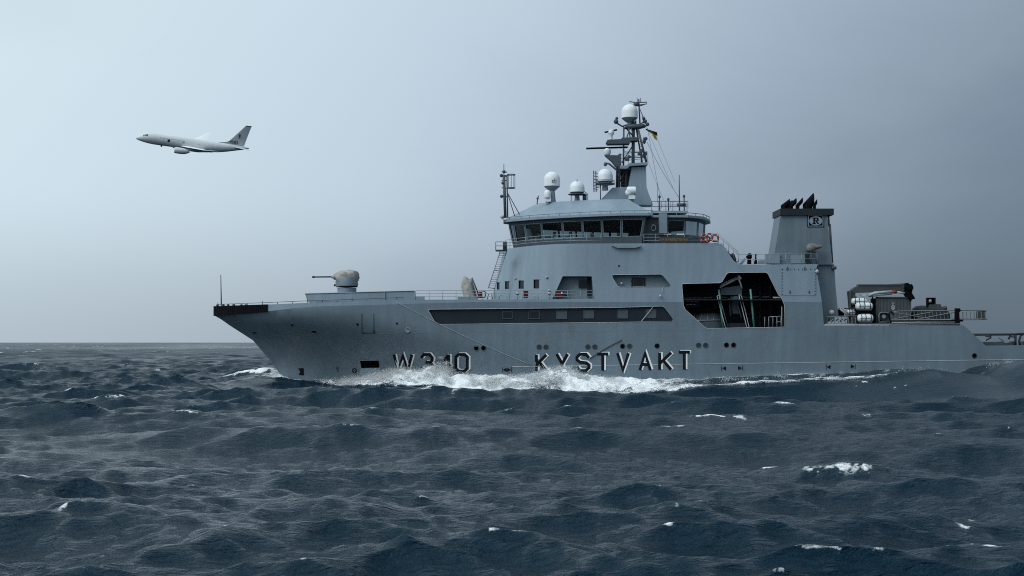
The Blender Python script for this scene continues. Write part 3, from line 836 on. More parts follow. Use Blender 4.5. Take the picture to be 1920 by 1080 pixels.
full_hi = [(x, D + y, z) for x, y, z in hi] + [(x, D + 2 * YC - y, z) for x, y, z in hi[::-1]]
n = len(full_lo)
mb.add(full_lo + full_hi, [(i, (i + 1) % n, (i + 1) % n + n, i + n) for i in range(n)] + [tuple(range(n, 2 * n))])
mb.build('roof_crown', 'upper', bridge)
# low pipe rail round the eaves
mb = MB()
for rg, zb in ((fwd, Z_EAVE + .26), (aft[1:], Z_EAVE + .2)):
    pts = [Vector((x, D + y + .06, zb + .26)) for x, y in rg]
    mb.tube(pts, .045, 5)
    for a, b in zip(pts, pts[1:]):
        k = max(1, round((b - a).length / 1.3))
        for i in range(k): c = a.lerp(b, i / k); mb.tube([c, c - Vector((0, 0, .26))], .03, 4)
mb.build('roof_rail', 'rail', bridge, True)
# walkway railing in front of the windows
wk = [SP(px, py) for px, py in ((948, 469.5), (956, 467.5), (968, 466.3), (985, 465.3), (1005, 464.3), (1035, 463), (1070, 461.5), (1100, 460.3), (1127, 459))]
rails([Vector((q.x, q.y + .05, ZB)) for q in wk], 1.0, 3, ship, spacing=1.6, r=.03)
rails([P(1207, 456.5, .1), P(1252, 456.5, .1), P(1345, 456, .1)], 1.0, 3, ship, spacing=1.7, r=.026)
# stair rail down to the boat deck and rail round it
mb = MB()
for y in (.15, 1.2):
    for dz_ in (0, 4.5): mb.tube([P(1346, 437 + dz_, y), P(1384, 473 + dz_, y), P(1384.5, 492, y)], .035, 5)
    for k in range(4): mb.tube([P(1347 + k * 9.5, 438 + k * 9, y), P(1347 + k * 9.5, 458 + k * 9, y)], .03, 5)
for k in range(6): mb.pbox(1350 + k * 6, 1356 + k * 6, 459.5 + k * 6, 460.3 + k * 6, .2, 1.1)
mb.build('stairway', 'rail', ship, True)
rails([P(1384, 496.5, .12), P(1532, 495, .12)], 1.12, 2, ship, spacing=1.65, r=.03)
# name board
mb = MB(); mb.pbox(1238, 1289, 444, 455, -0.02, 0.05); nb = mb.build('name_board', 'brown', ship)
text_mesh('KV BARENTSHAV', .40, 'gold', 'name_lettering', nb, P(1263.5, 449.8, -0.045), (1, 0, 0), (0, 0, 1))
for px in (1251, 1276):
    mb = MB(); mb.pbox(px - 7, px + 7, 438, 440.5, 1.1, 1.3); mb.build('strip_light', 'white', bridge)

# lifebuoys on the bridge-deck rail
def lifebuoy(px, py, y, lab, r=.36):
    o = empty('lifebuoy', P(px, py, y), lab, 'lifebuoy', 'lifebuoys hung on the bridge deck rail')
    mb = MB(); c = P(px, py, y)
    pts = [c + Vector((math.cos(2 * math.pi * k / 20) * r, 0, math.sin(2 * math.pi * k / 20) * r)) for k in range(21)]
    mb.tube(pts, .095, 8, False); mb.build('ring', 'buoy', o, True)
    for a in (45, 135, 225, 315):
        mb = MB(); mb.tube([c + Vector((math.cos(R(a + d)) * r, 0, math.sin(R(a + d)) * r)) for d in (-9, 0, 9)], .102, 8); mb.build('reflective_band', 'pale', o, True)
lifebuoy(1325, 448.5, .25, 'orange lifebuoy half hidden behind the foremost and middle ones', .34)
lifebuoy(1319.5, 446, -.1, 'foremost orange lifebuoy on the bridge deck rail, nearest the name board')
lifebuoy(1330, 444.5, -.1, 'middle orange lifebuoy in the front row on the bridge deck rail')
lifebuoy(1340.5, 446.5, -.1, 'aftmost orange lifebuoy on the rail, at the head of the stairs')

# ------------------------------------------------------------------ forward ladder with cage, foremast
mb = MB()
for dx_ in (0, 12):
    mb.tube([P(938 + dx_, 471, 4.2), P(915.5 + dx_, 540, 4.2)] + ([P(910 + dx_ + 6, 560, 4.2)] if dx_ else []), .05, 6)
for k in range(18):
    t = k / 17; mb.tube([P(938 - 22.5 * t, 471 + 69 * t, 4.2), P(950 - 22.5 * t, 471 + 69 * t, 4.2)], .025, 4)
for t in (0.02, .5, .98):
    c = [P(938 - 22.5 * t + k, 471 + 69 * t + k * .25, 4.2 - (.9 if 0 < i < 3 else 0)) for i, k in enumerate((0, 1, 11, 12))]; mb.tube(c + [c[0]], .045, 5)
mb.build('ladder', 'grey', ship, True)
mb = MB(); mb.pbox(929, 950, 468, 470, 3.6, 5.0)
for px in (929.5, 943.5, 950): mb.tube([P(px, 469, 3.8), P(px, 453.5, 3.8)], .04, 5)
for py in (453.5, 461): mb.tube([P(929.5, py, 3.8), P(950, py, 3.8)], .035, 5)
mb.pbox(944, 951, 453.5, 470, 3.9, 4.1)
mb.build('ladder_platform', 'mast', ship, True)

fm = MB(); fy = 6.9
fm.tube([P(944.8, 308, fy), P(944.8, 330, fy)], .05, 6); fm.tube([P(944.8, 328, fy), P(947.5, 408, fy)], .16, 8)
fm.tube([P(950.5, 330, fy), P(952, 408, fy)], .09, 6)
for a, b in (((950, 357), (965, 405)), ((952, 362), (974, 402))): fm.tube([P(*a, fy), P(*b, fy)], .05, 5)
for py in (322, 330, 338, 352, 368): fm.tube([P(940.5, py, fy), P(951, py + 1, fy)], .06, 5)
for px, py in ((945, 322), (940, 329), (940.5, 368), (943, 343)): ball(fm, P(px, py, fy), .2, 5)
foremast = fm.build('foremast', 'mast', ship, True)
mb = MB()
for k in range(8):
    a = 2 * math.pi * k / 8; c = P(958.5, 340, fy); dxx, dyy = math.cos(a) * .42, math.sin(a) * .42
    mb.tube([c + Vector((dxx, dyy, -.75)), c + Vector((dxx, dyy, .75))], .03, 4)
for z in (-.75, .75):
    c = P(958.5, 340, fy); mb.tube([c + Vector((math.cos(2 * math.pi * k / 14) * .44, math.sin(2 * math.pi * k / 14) * .44, z)) for k in range(15)], .05, 5, False)
mb.tube([P(947, 329, fy), P(958.5, 328.5, fy), P(966, 328.5, fy)], .05, 5); mb.tube([P(948, 353, fy), P(966, 353, fy)], .05, 5)
mb.build('cage_antenna', 'mast', foremast, True)
mb = MB(); ball(mb, P(941.5, 406.5, 7.2), .22, 8); mb.tube([P(941, 407, 7.2), P(946, 415, 7.2)], .07, 6); mb.build('navigation_lamp', 'pale', ship, True)

# ------------------------------------------------------------------ satellite domes on the roof
def dome(px, ptop, pbot, half, y, ped, kind, lab=None):
    s = (D + y) / F; r = half * s; c = P(px, pbot, y); h = (pbot - ptop) * s
    mb = MB(); cyl = max(.05, h - r)
    prof = [(r * .96, 0), (r, .04), (r, cyl)] + [(r * math.cos(math.pi / 2 * k / 9), cyl + r * math.sin(math.pi / 2 * k / 9)) for k in range(1, 10)]
    prof[-1] = (.001, prof[-1][1])
    mb.lathe(prof, c, 28); d = mb.build('radome', 'dome', ship, 'auto')
    mb = MB(); mb.lathe([(r * .97, 0), (r * .45, -(ped[0]) * s)], c, 20); mb.lathe([(ped[1] * s, -ped[0] * s + .01), (ped[2] * s, -ped[3] * s)], c, 14)
    mb.build('pedestal', 'grey', d, 'auto')
    return d, c, s
d1, c, s = dome(1035, 322, 350, 15.2, 7.0, (7, 5, 8, 35), 0)
text_mesh('ch', .62, 'mast', 'dome_mark', d1, P(1039, 339, 7.0 - .99), (1, -.22, 0), (0, 0, 1), .02)
d2, c, s = dome(1082, 339, 361, 14, 5.8, (4, 4, 6, 22), 1)
mb = MB(); mb.lathe([(1.0, 0), (1.0, .08)], c - Vector((0, 0, .25)), 18)
for px in (1071, 1082, 1093, 1102): mb.tube([P(px, 365, 5.4), P(px, 383, 5.4)], .045, 5)
mb.tube([P(1068, 365, 5.4), P(1102, 365, 5.4)], .04, 5); mb.tube([P(1094, 358, 5.4), P(1102, 364, 5.4)], .04, 5); mb.tube([P(1082, 336, 5.3), P(1082, 383, 5.3)], .04, 5)
mb.pbox(1093, 1100, 365, 376, 5.45, 5.6)
mb.build('dome_stand', 'mast', d2, True)
d3, c, s = dome(1134.5, 316.5, 341, 14.4, 7.2, (6, 5, 6, 16), 2)
mb = MB(); mb.lathe([(.95, 0), (1.1, .0), (1.1, .1), (.95, .1)], c - Vector((0, 0, .3)), 20)
for k in range(10):
    a = 2 * math.pi * k / 10; mb.tube([c + Vector((math.cos(a) * 1.05, math.sin(a) * 1.05, -.3)), c + Vector((math.cos(a) * 1.05, math.sin(a) * 1.05, .12))], .025, 4)
mb.tube([c + Vector((math.cos(2 * math.pi * k / 18) * 1.05, math.sin(2 * math.pi * k / 18) * 1.05, .12)) for k in range(19)], .03, 4, False)
mb.build('dome_gallery', 'mast', d3, True)
mb = MB()
for px in (1113, 1117): mb.tube([P(px, 320, 6.8), P(px + .8, 360, 6.8)], .06, 5)
for k in range(6): mb.tube([P(1112, 324 + k * 6, 6.8), P(1121, 325 + k * 6, 6.8)], .04, 4)
mb.tube([P(1117, 352, 6.8), P(1127, 350, 6.8)], .05, 5); mb.tube([P(1126, 346, 6.8), P(1126, 378, 6.8)], .06, 5)
mb.build('dipole_array', 'mast', d3, True)
d5, c, s = dome(1026.5, 356, 371, 6.6, 6.4, (2, 3, 3, 13), 3)
ball(MB(), (0, 0, 0), 1)
mb = MB(); mb.pbox(1022, 1033, 368, 378, 6.2, 6.8); mb.build('antenna_box', 'dome', d5)
mb = MB(); mb.tube([P(1007, 383, 6), P(1008, 371, 6), P(1010, 367, 6)], .06, 5); ball(mb, P(1008, 372, 6), .14, 5); mb.build('roof_horn', 'mast', bridge, True)
# searchlight on the mast base
mb = MB(); c = P(1185.5, 357, 5.6); mb.lathe([(.001, -.6), (.36, -.6), (.42, -.5), (.42, .35), (.001, .5)], c, 14, 'X'); ball(mb, P(1179, 361, 5.6), .4, 8)
mb.pbox(1179, 1191, 366, 373, 5.4, 5.9); mb.build('searchlight', 'dome', ship, 'auto')
mb = MB(); mb.pbox(1181.5, 1188.5, 373, 384, 5.4, 6.0); mb.tube([P(1181, 360, 5.5), P(1181, 368, 5.5)], .08, 5); mb.tube([P(1190, 360, 5.5), P(1190, 368, 5.5)], .08, 5); mb.build('searchlight_bracket', 'mast', ship)

# ------------------------------------------------------------------ main mast
y0, y1 = 7.2, 9.8
mb = MB(); mb.pprism([(1117, 384), (1148, 352), (1178, 350.5), (1184.5, 313), (1211.4, 313), (1212.4, 351), (1216, 362), (1224.5, 384)], y0, y1)
mast = mb.build('main_mast', 'upper', ship)
mm = MB()
for px in (1156, 1161, 1174): mm.tube([P(px, 352, 7.4), P(px + 1, 312, 7.4)], .12, 6)
for px in (1158, 1170): mm.tube([P(px, 352, 9.4), P(px, 312, 9.4)], .12, 6)
for py in (322, 332, 340, 347): mm.tube([P(1156, py, 7.4), P(1184, py, 7.4)], .05, 5)
mm.tube([P(1157, 350, 7.4), P(1175, 316, 7.4)], .06, 5); mm.tube([P(1156, 318, 7.5), P(1180, 345, 9)], .06, 5)
mm.pbox(1164, 1183, 318, 350, 8.2, 8.6)
mm.build('lower_lattice', 'dark', mast)
mb = MB()
mb.pprism([(1163, 316), (1176, 316), (1181, 311), (1214.5, 309), (1214.5, 304), (1180, 306), (1174, 310.5), (1163, 310.5)], 6.7, 10.2); mb.build('mast_platform', 'grey', mast)
rails([P(1164, 310, 6.75), P(1178, 306.5, 6.75), P(1213.5, 303.5, 6.75)], 1.15, 3, mast, spacing=.7, r=.03, mat='mast')
um = MB()
um.tube([P(1187, 308, 8.4), P(1187.5, 228, 8.4)], .19, 8)
um.tube([P(1169, 314, 8.2), P(1169.5, 238, 8.2)], .11, 6); um.tube([P(1212, 305, 8.0), P(1196, 240, 8.0), ], .13, 6); um.tube([P(1204, 305, 9), P(1193, 240, 9)], .1, 6)
um.tube([P(1166, 305, 8.3), P(1187, 272, 8.3)], .07, 5); um.tube([P(1187, 255, 8.3), P(1178, 245, 8.3), P(1172, 238, 8.3)], .08, 5)
for k in range(13): um.tube([P(1193 + k * .8, 240 + k * 5, 8.0), P(1198 + k * 1.1, 240 + k * 5, 8.0)], .03, 4)
for py in (285, 295): um.tube([P(1169, py, 8.2), P(1208, py, 8.2)], .05, 5)
for a, b in (((1178, 236), (1182, 262)), ((1182, 236), (1190, 262)), ((1174, 262), (1181, 240))): um.tube([P(*a, 7.9), P(*b, 7.9)], .07, 5)
um.build('mast_trestle', 'mast', mast, True)
mb = MB(); mb.pprism([(1137, 266), (1139, 262), (1165, 260.5), (1166, 258), (1196, 257), (1197, 263), (1182, 264), (1181, 269), (1140, 269.5)], 7.7, 9.1); mb.build('radar_platform', 'mast', mast)
mb = MB(); mb.tube([P(1155, 229, 8.2), P(1160, 233, 8.2), P(1167, 237, 8.2), P(1176, 234, 8.2), P(1188, 233.5, 8.2), P(1200, 234, 8.2), P(1206, 229, 8.2), P(1216, 232.5, 8.2)], .10, 6)
mb.pprism([(1172, 239), (1175, 233), (1207, 232), (1212, 236), (1197, 240)], 7.8, 9.0)
for px, py, r in ((1155, 228, .28), (1156.5, 222, .18), (1207, 222, .2), (1210, 227, .2), (1214, 233, .22)): ball(mb, P(px, py, 8.2), r, 6)
mb.tube([P(1156.5, 232, 8.2), P(1156.8, 219, 8.2)], .07, 5); mb.tube([P(1207, 231, 8.2), P(1205, 217, 8.2)], .07, 5)
mb.build('yard', 'mast', mast, True)
# top dome and top pole
dd, c, s = dome(1180.5, 195.5, 222, 15.2, 8.3, (7, 5, 3.5, 12), 4)
mb = MB(); c = P(1180.5, 211, 8.3); r = 15.4 * s
tp = MB()
tp.tube([P(1200, 233, 8.6), P(1197.5, 186, 8.6)], .09, 6); tp.tube([P(1200, 205, 8.6), P(1211, 232, 8.6)], .05, 5); tp.tube([P(1192, 226, 8.6), P(1192, 240, 8.6)], .09, 6)
tp.tube([P(1180, 190.5, 8.6), P(1190, 192, 8.6), P(1204, 192, 8.6), P(1212, 191.5, 8.6)], .06, 5)
tp.tube([P(1187, 197, 8.6), P(1200, 196.5, 8.6), P(1212, 195, 8.6), P(1212, 191, 8.6)], .06, 5); tp.pbox(1189, 1198, 191, 197.5, 8.3, 8.9)
for px in (1195, 1201): tp.tube([P(px, 192, 8.6), P(px - .5, 183, 8.6)], .035, 4)
tp.tube([P(1199, 199, 8.6), P(1208, 196, 8.6)], .05, 4)
tp.build('top_pole', 'mast', mast, True)
# radars
mb = MB(); a, b = P(1099, 278.5, 8.2), P(1177, 276, 8.2); mb.tube([a, b], .115, 6); mb.build('radar_scanner', 'soot', mast, label='long dark radar bar')
mb = MB(); mb.lathe([(.30, 0), (.42, .2), (.42, .55), (.2, .75)], P(1138.5, 290.5, 8.2), 14); mb.build('radar_motor', 'dome', mast, 'auto')
mb = MB(); mb.pprism([(1134, 290.5), (1161, 291), (1161, 318), (1153, 310), (1147, 302)], 7.8, 8.6); mb.tube([P(1161, 330, 8.2), P(1156, 310, 8.2), P(1148, 298, 8.2)], .14, 6)
mb.tube([P(1133, 306, 7.9), P(1142, 307, 7.9), P(1160, 322, 7.9)], .12, 6); ball(mb, P(1135, 308.5, 7.9), .2, 6); mb.pbox(1160, 1165, 288, 318, 7.6, 8.0)
mb.build('radar_bracket', 'mast', mast)
mb = MB(); mb.tube([P(1133.5, 248.3, 8.1), P(1157, 243.3, 8.1)], .10, 6); mb.build('radar_scanner', 'soot', mast, label='short dark tilted radar bar')
mb = MB(); mb.lathe([(.16, 0), (.16, .35), (.36, .7), (.3, 1.0), (.1, 1.1)], P(1146, 261, 8.1), 12); mb.build('radar_motor', 'dome', mast, 'auto')
mb = MB()
for px, py, w in ((1208, 292, 5), (1201, 287, 5), (1209, 264, 3.5), (1177, 298, 5)):
    mb.pbox(px - w, px + w * .6, py - 3, py + 3, 8, 8.4); ball(mb, P(px + w * .5, py - 4, 8.2), .22, 5)
mb.tube([P(1207, 258, 8), P(1208, 270, 8)], .1, 5)
mb.build('mast_lamp', 'mast', mast, True)
# aft roof gear: box rail and whips
rails([P(1222, 397, 3.0), P(1288, 397, 3.0)], 1.15, 2, ship, spacing=.8, r=.035, mat='mast')
rails([P(1240, 391, 6.0), P(1290, 391, 6.0)], .8, 2, ship, spacing=1.0, r=.03, mat='mast')
mb = MB(); mb.pbox(1222, 1290, 395, 399, 2.9, 12); mb.build('roof_platform', 'upper', bridge)
mb = MB()
mb.tube([P(1273.5, 328, 4), P(1274, 396, 4)], .045, 5, r2=.09); ball(mb, P(1274, 385, 4), .16, 5); mb.pbox(1270, 1286, 381, 386, 3.8, 4.2)
for px, py in ((1236.5, 366), (1253, 371), (1282.5, 365)): mb.tube([P(px, py, 4), P(px + .5, 397, 4)], .07, 5); mb.tube([P(px, py + 1, 4), P(px, py + 5, 4)], .15, 6)
mb.tube([P(1232.5, 344, 4.4), P(1233, 380, 4.4)], .02, 4)
mb.build('whip_antenna', 'mast', ship, True)
def wire(a, b, sag, name='stay_wire', r=.018):
    mb = MB(); a, b = Vector(a), Vector(b)
    mb.tube([a.lerp(b, k / 10) - Vector((0, 0, sag * 4 * (k / 10) * (1 - k / 10))) for k in range(11)], r, 4); return mb.build(name, 'mast', mast, True)
wire(P(1213, 266, 8), P(1273, 370, 4.2), .3, r=.026); wire(P(1210, 288, 8), P(1246, 378, 5), .2, r=.022); wire(P(1232, 258, 8.2), P(1266, 342, 4.5), .1); wire(P(1210, 232, 8), P(1262, 352, 4.5), .2); wire(P(1214, 240, 8.2), P(1237, 366, 4.5), .1)
# signal flag
fl = MB(); nx, ny = 10, 5
def fp_(i, j):
    t, w = i / nx, j / ny
    px = 1210 + 22 * t + 4 * w * (1 - t * .4); py = 241 + 7 * t + (8 + 12 * t) * w * (1 - .12 * t)
    return P(px, py, 8.2 + .22 * math.sin(t * 7 + w * 2))
flag = empty('signal_flag', P(1212, 240, 8.2), 'small black and yellow signal flag flying aft of the main mast', 'flag')
for nm, mt, j0, j1, i0 in (('black_half', 'flagblack', 0, 2, 0), ('yellow_half', 'yellow', 2, 5, 3)):
    mb = MB()
    for i in range(i0, nx):
        for j in range(j0, j1):
            if mt == 'yellow' and (i < 3 + (j - 2) * 1.4 or i > 8): continue
            mb.quad(fp_(i, j), fp_(i + 1, j), fp_(i + 1, j + 1), fp_(i, j + 1))
    mb.build(nm, mt, flag, True)

# ------------------------------------------------------------------ funnel
ya, yb = 1.6, 6.8
mb = MB()
yb = 5.1
zl, zt = ZP(496, ya), ZP(403, ya)
A = [(XP(1449, ya), D + ya, zl), (XP(1561, ya), D + ya, zl), (XP(1562, ya), D + yb, zl), (XP(1449, ya), D + yb, zl)]
B = [(XP(1464, ya), D + ya, zt), (XP(1551, ya), D + ya, zt), (XP(1551, ya), D + yb, zt), (XP(1464, ya), D + yb, zt)]
mb.add(A + B, [(i, (i + 1) % 4, (i + 1) % 4 + 4, i + 4) for i in range(4)] + [(4, 5, 6, 7)])
funnel = mb.build('funnel', 'funnel', ship)
mb = MB(); capz = ZP(403.5, ya)
mb.box(((XP(1463, ya - .3) + XP(1563.5, ya - .3)) / 2, D + (ya + yb) / 2, (capz + ZP(391.5, ya)) / 2), (XP(1563.5, ya - .3) - XP(1463, ya - .3), yb - ya + .6, ZP(391.5, ya) - capz)); mb.build('funnel_cap', 'dark', funnel)
def pipe(x0, x1, tx, ytop, ybend, y):
    """upright pipe that bends aft and ends in a vertical cut facing aft"""
    mb = MB(); n = 12; v = []; f = []
    a, b_, t = P(x0, ybend, y), P(x1, ybend, y), P(tx, ytop, y); rad = (b_.x - a.x) / 2; c = (a + b_) / 2; zb_ = P(x0, 393, y).z
    slope = (t.z - a.z) / (t.x - a.x)
    for lev in range(3):
        for k in range(n):
            w = 2 * math.pi * k / n; x, yy = c.x + math.cos(w) * rad, c.y + math.sin(w) * rad
            z = zb_ if lev == 0 else a.z - .25 * (x - a.x)
            if lev == 2: z += (t.x + .02 - x) * slope; x = t.x + .02
            v.append((x, yy, z))
    f = [(i * n + k, i * n + (k + 1) % n, (i + 1) * n + (k + 1) % n, (i + 1) * n + k) for i in range(2) for k in range(n)] + [tuple(2 * n + k for k in range(n))]
    mb.add(v, f); return mb.build('exhaust_pipe', 'soot', funnel, 'auto')
for a_ in ((1464, 1475, 1480, 373, 385, 3.2), (1476.5, 1487, 1492.5, 371.5, 385, 3.2), (1491.5, 1499, 1504.5, 370.5, 385, 3.2), (1505, 1523.5, 1524.5, 362, 383, 3.6), (1524, 1530, 1531.5, 373.5, 384, 3.0), (1470, 1479, 1485, 375, 386, 4.2)):
    pipe(*a_)
# emblem: framed square, pale disc, letter R
def fz(px, py, off): return P(px, py, ya + 0.0 - off)
mb = MB(); mb.pbox(1513.8, 1545, 402.6, 425.6, ya - .07, ya + .05); em = mb.build('emblem_plate', 'soot', funnel)
mb = MB()
for a in ((1515, 1543.8, 403.8, 405), (1515, 1543.8, 423.3, 424.5), (1515, 1516.4, 405, 423.3), (1542.4, 1543.8, 405, 423.3)): mb.pbox(*a, ya - .10, ya - .06)
mb.prism([P(1529.5 + 12.2 * math.cos(2 * math.pi * k / 28), 414 + 8.6 * math.sin(2 * math.pi * k / 28), ya - .10) for k in range(28)], (0, .03, 0))
mb.build('emblem_disc', 'upper', funnel)
mb = MB()
def pr(x0, x1, y0_, y1_, off): mb.pbox(1529.5 + x0, 1529.5 + x1, 414 + y0_, 414 + y1_, ya - off, ya - .095)
pr(-4.4, -1.4, -5.6, 5.6, .125); pr(-6.2, .2, -5.8, -4.4, .13); pr(-6.2, .2, 4.4, 5.8, .13); pr(-1.5, 3, -5.7, -4.1, .126); pr(-1.5, 3, -1.0, .6, .126); pr(2.4, 5.2, -5.0, -.2, .13)
mb.pprism([(1529.5 - .4, 414.4), (1529.5 + 2.6, 414.4), (1529.5 + 6.6, 419.7), (1529.5 + 3.2, 419.7)], ya - .128, ya - .095)
mb.build('emblem_letter', 'soot', funnel)
mb = MB(); mb.tube([P(1553.5, 404, ya + .3), P(1554.5, 425, ya + .3)], .1, 6); mb.tube([P(1556, 420, ya + .3), P(1560.5, 494, ya + .3)], .12, 6); mb.pbox(1561, 1568.5, 499, 505, ya, ya + .5)
mb.build('funnel_pipe', 'mast', funnel, True)
mb = MB(); mb.pprism([(1532, 495.5), (1564, 495.5), (1567, 540), (1572, 591), (1541, 612), (1530, 560)], ya + .4, yb); mb.build('funnel_casing', 'funnel', funnel)
mb = MB(); mb.pbox(1438, 1462, 476, 494, ya - .4, ya + .8); mb.build('deck_locker', 'grey', ship); mb = MB(); mb.pbox(1484, 1512, 478, 494, ya - .5, ya + .3); mb.build('deck_locker', 'grey', ship)
mb = MB(); ball(mb, P(1532, 509, -.15), .2, 6); mb.tube([P(1532, 509, -.15), P(1532, 505, .1)], .06, 5); mb.build('side_lamp', 'pale', ship, True)

# covered mount on the boat deck
cm = empty('covered_mount', P(1526, 494, .6), 'grey canvas wrapped mount on a tripod in front of the funnel', 'covered mount')
mb = MB()
prof = [(1510.5, 470), (1512, 462), (1517, 457.5), (1524, 456.5), (1531, 459), (1540, 459.5), (1544, 461), (1540, 465), (1532, 467), (1526, 472), (1516, 473)]
cx_ = sum(p[0] for p in prof) / len(prof); cy_ = sum(p[1] for p in prof) / len(prof)
v = []; f = []
for k, (s_, yy) in enumerate(((.35, .15), (.9, .3), (1.0, .6), (.9, .9), (.35, 1.05))):
    for p in prof: v.append(P(cx_ + (p[0] - cx_) * s_, cy_ + (p[1] - cy_) * s_ + random.uniform(-1.5, 1.5), yy))
n = len(prof)
f = [(k * n + i, k * n + (i + 1) % n, (k + 1) * n + (i + 1) % n, (k + 1) * n + i) for k in range(4) for i in range(n)] + [tuple(range(n)), tuple(4 * n + i for i in range(n))]
mb.add(v, f); mb.build('canvas_cover', 'darkcanvas', cm, True)
for a, b in ((1518, 1513), (1524, 1519), (1528, 1532)):
    mb = MB(); mb.tube([P(a, 472, .6), P(b, 494.5, .6)], .09, 6); mb.build('leg', 'mast', cm, True)
mb = MB(); mb.pbox(1511, 1518, 474, 492, .5, .9); mb.build('control_box', 'dark', cm)
# dark pedestals on the boat deck
pd = empty('pedestal_sight', P(1405.5, 495, 1.0), 'dark pedestal sight standing on the boat deck at the foot of the stairs', 'sight')
mb = MB(); mb.pprism([(1402, 495), (1409, 495), (1408.5, 482), (1402.5, 482)], .8, 1.2); mb.build('stand', 'soot', pd)
mb = MB(); ball(mb, P(1405.5, 478.5, 1.0), .24, 6); mb.pbox(1400.5, 1410, 479, 484, .75, 1.25); mb.build('head', 'soot', pd, True)
mb = MB(); mb.lathe([(.20, 0), (.16, .25), (.09, .55), (.07, .9), (.11, .95), (.11, 1.05), (.001, 1.1)], P(1417, 495, 1.0), 12)
tag(mb.build('bollard', 'soot', None, 'auto'), 'slim dark tapering post on the boat deck ahead of the funnel', 'post')
mb = MB(); mb.pprism([(1388, 494), (1396, 484), (1399, 486), (1393, 495)], .8, 1.6); mb.pbox(1424, 1434, 488, 494, .8, 1.5); tag(mb.build('stowage_chest', 'grey', None), 'low grey stowage chest on the boat deck beside the dark post', 'chest')
mb = MB(); mb.pprism([(1365, 478), (1376, 474), (1381, 487), (1378, 492), (1372, 486)], 1.4, 2.4); tag(mb.build('hose_reel', 'dark', None), 'dark reel under the stairs to the boat deck', 'reel')

# ------------------------------------------------------------------ foredeck: platform bulwark, gun, rails, gear
pts = []
for px, pt, pb in ((580, 550.5, 566), (602, 550, 565.5), (628, 549.3, 565), (660, 548.5, 564.5), (690, 547.5, 564), (722, 546.8, 564), (750, 546, 564), (778, 545.5, 564)):
    q = HP(px, interp(KN, px)); y = q.y - D + .8
    pts.append((P(px, pb, y), P(px, pt, y)))
mb = MB()
front = (Vector((pts[0][0].x - .6, SHIP_Y, pts[0][0].z)), Vector((pts[0][1].x - 1.4, SHIP_Y, pts[0][1].z)))
seq = [front, (pts[0][0] + Vector((-.25, 0.5, 0)), pts[0][1] + Vector((-.55, .5, 0)))] + pts
n = len(seq); vs = [a for a, b in seq] + [b for a, b in seq]
for sgn in (0, 1):
    v2 = [Vector((v.x, 2 * SHIP_Y - v.y, v.z)) if sgn else v for v in vs]
    mb.add(v2, [(i, i + 1, i + 1 + n, i + n) for i in range(n - 1)])
gp = mb.build('gun_platform', 'upper', ship)
mb = MB(); top = [b for a, b in seq]
mb.tube([v + Vector((0, -.03, 0)) for v in top[1:]], .05, 5)
mb.tube([P(722, 548, pts[5][0].y - D - .06), P(722, 564, pts[5][0].y - D - .06)], .06, 5); mb.tube([P(778, 546, pts[-1][0].y - D - .06), P(778, 565, pts[-1][0].y - D - .06)], .08, 5)
mb.build('platform_coping', 'grey', ship)
gun = empty('deck_gun', P(650, 549, YC), 'grey deck gun under a canvas cover on the raised bow platform, barrel forward', 'gun')
mb = MB(); mb.lathe([(1.08, 0), (1.08, .62), (1.04, .66)], P(650.5, 551, YC), 28); mb.build('pedestal', 'upper', gun, 'auto')
mb = MB(); mb.lathe([(1.12, 0), (1.2, .05), (1.24, .2), (1.2, .95), (1.05, 1.1)], P(651, 537.5, YC), 20); mb.pbox(629, 640, 527, 537, YC - .9, YC + .5)
mb.build('turret', 'upper', gun, 'auto')
mb = MB(); mb.lathe([(1.22, 0), (1.2, .08)], P(650.5, 538.5, YC), 24); mb.pbox(626, 631, 533, 536.5, YC - .8, YC - .4); mb.build('turret_ring', 'soot', gun, 'auto')
mb = MB(); v, f = [], []; nseg = 28
base = P(650.5, 525.0, YC)
for k, (zz, rr) in enumerate(((-.10, 1.22), (.08, 1.30), (.45, 1.32), (.78, 1.28), (.95, 1.12), (1.03, .72), (1.06, .1))):
    for i in range(nseg):
        a = 2 * math.pi * i / nseg; w = 1 + .05 * math.sin(5 * a + k) + .04 * math.sin(11 * a + 2 * k) + random.uniform(-.035, .035)
        v.append(base + Vector((math.cos(a) * rr * w * 1.02, math.sin(a) * rr * w * .9, zz + .07 * math.sin(4 * a + k) + random.uniform(-.03, .03) + (.06 * math.cos(a) if k else -.1 * abs(math.sin(3 * a))))))
f = [(k * nseg + i, k * nseg + (i + 1) % nseg, (k + 1) * nseg + (i + 1) % nseg, (k + 1) * nseg + i) for k in range(6) for i in range(nseg)] + [tuple(6 * nseg + i for i in range(nseg))]
mb.add(v, f); mb.build('canvas_cover', 'tarp', gun, True)
mb = MB(); mb.lathe([(.16, 0), (.2, .15), (.36, .35), (.36, .9)], (0, 0, 0), 14, 'X'); mb.build('barrel_sleeve', 'canvas', gun, 'auto', loc=P(621.5, 519, YC))
mb = MB(); mb.tube([P(585.5, 519.3, YC), P(624, 519, YC)], .085, 8); mb.tube([P(585.5, 519.3, YC), P(590, 519.3, YC)], .12, 8); mb.build('barrel', 'mast', gun, True)

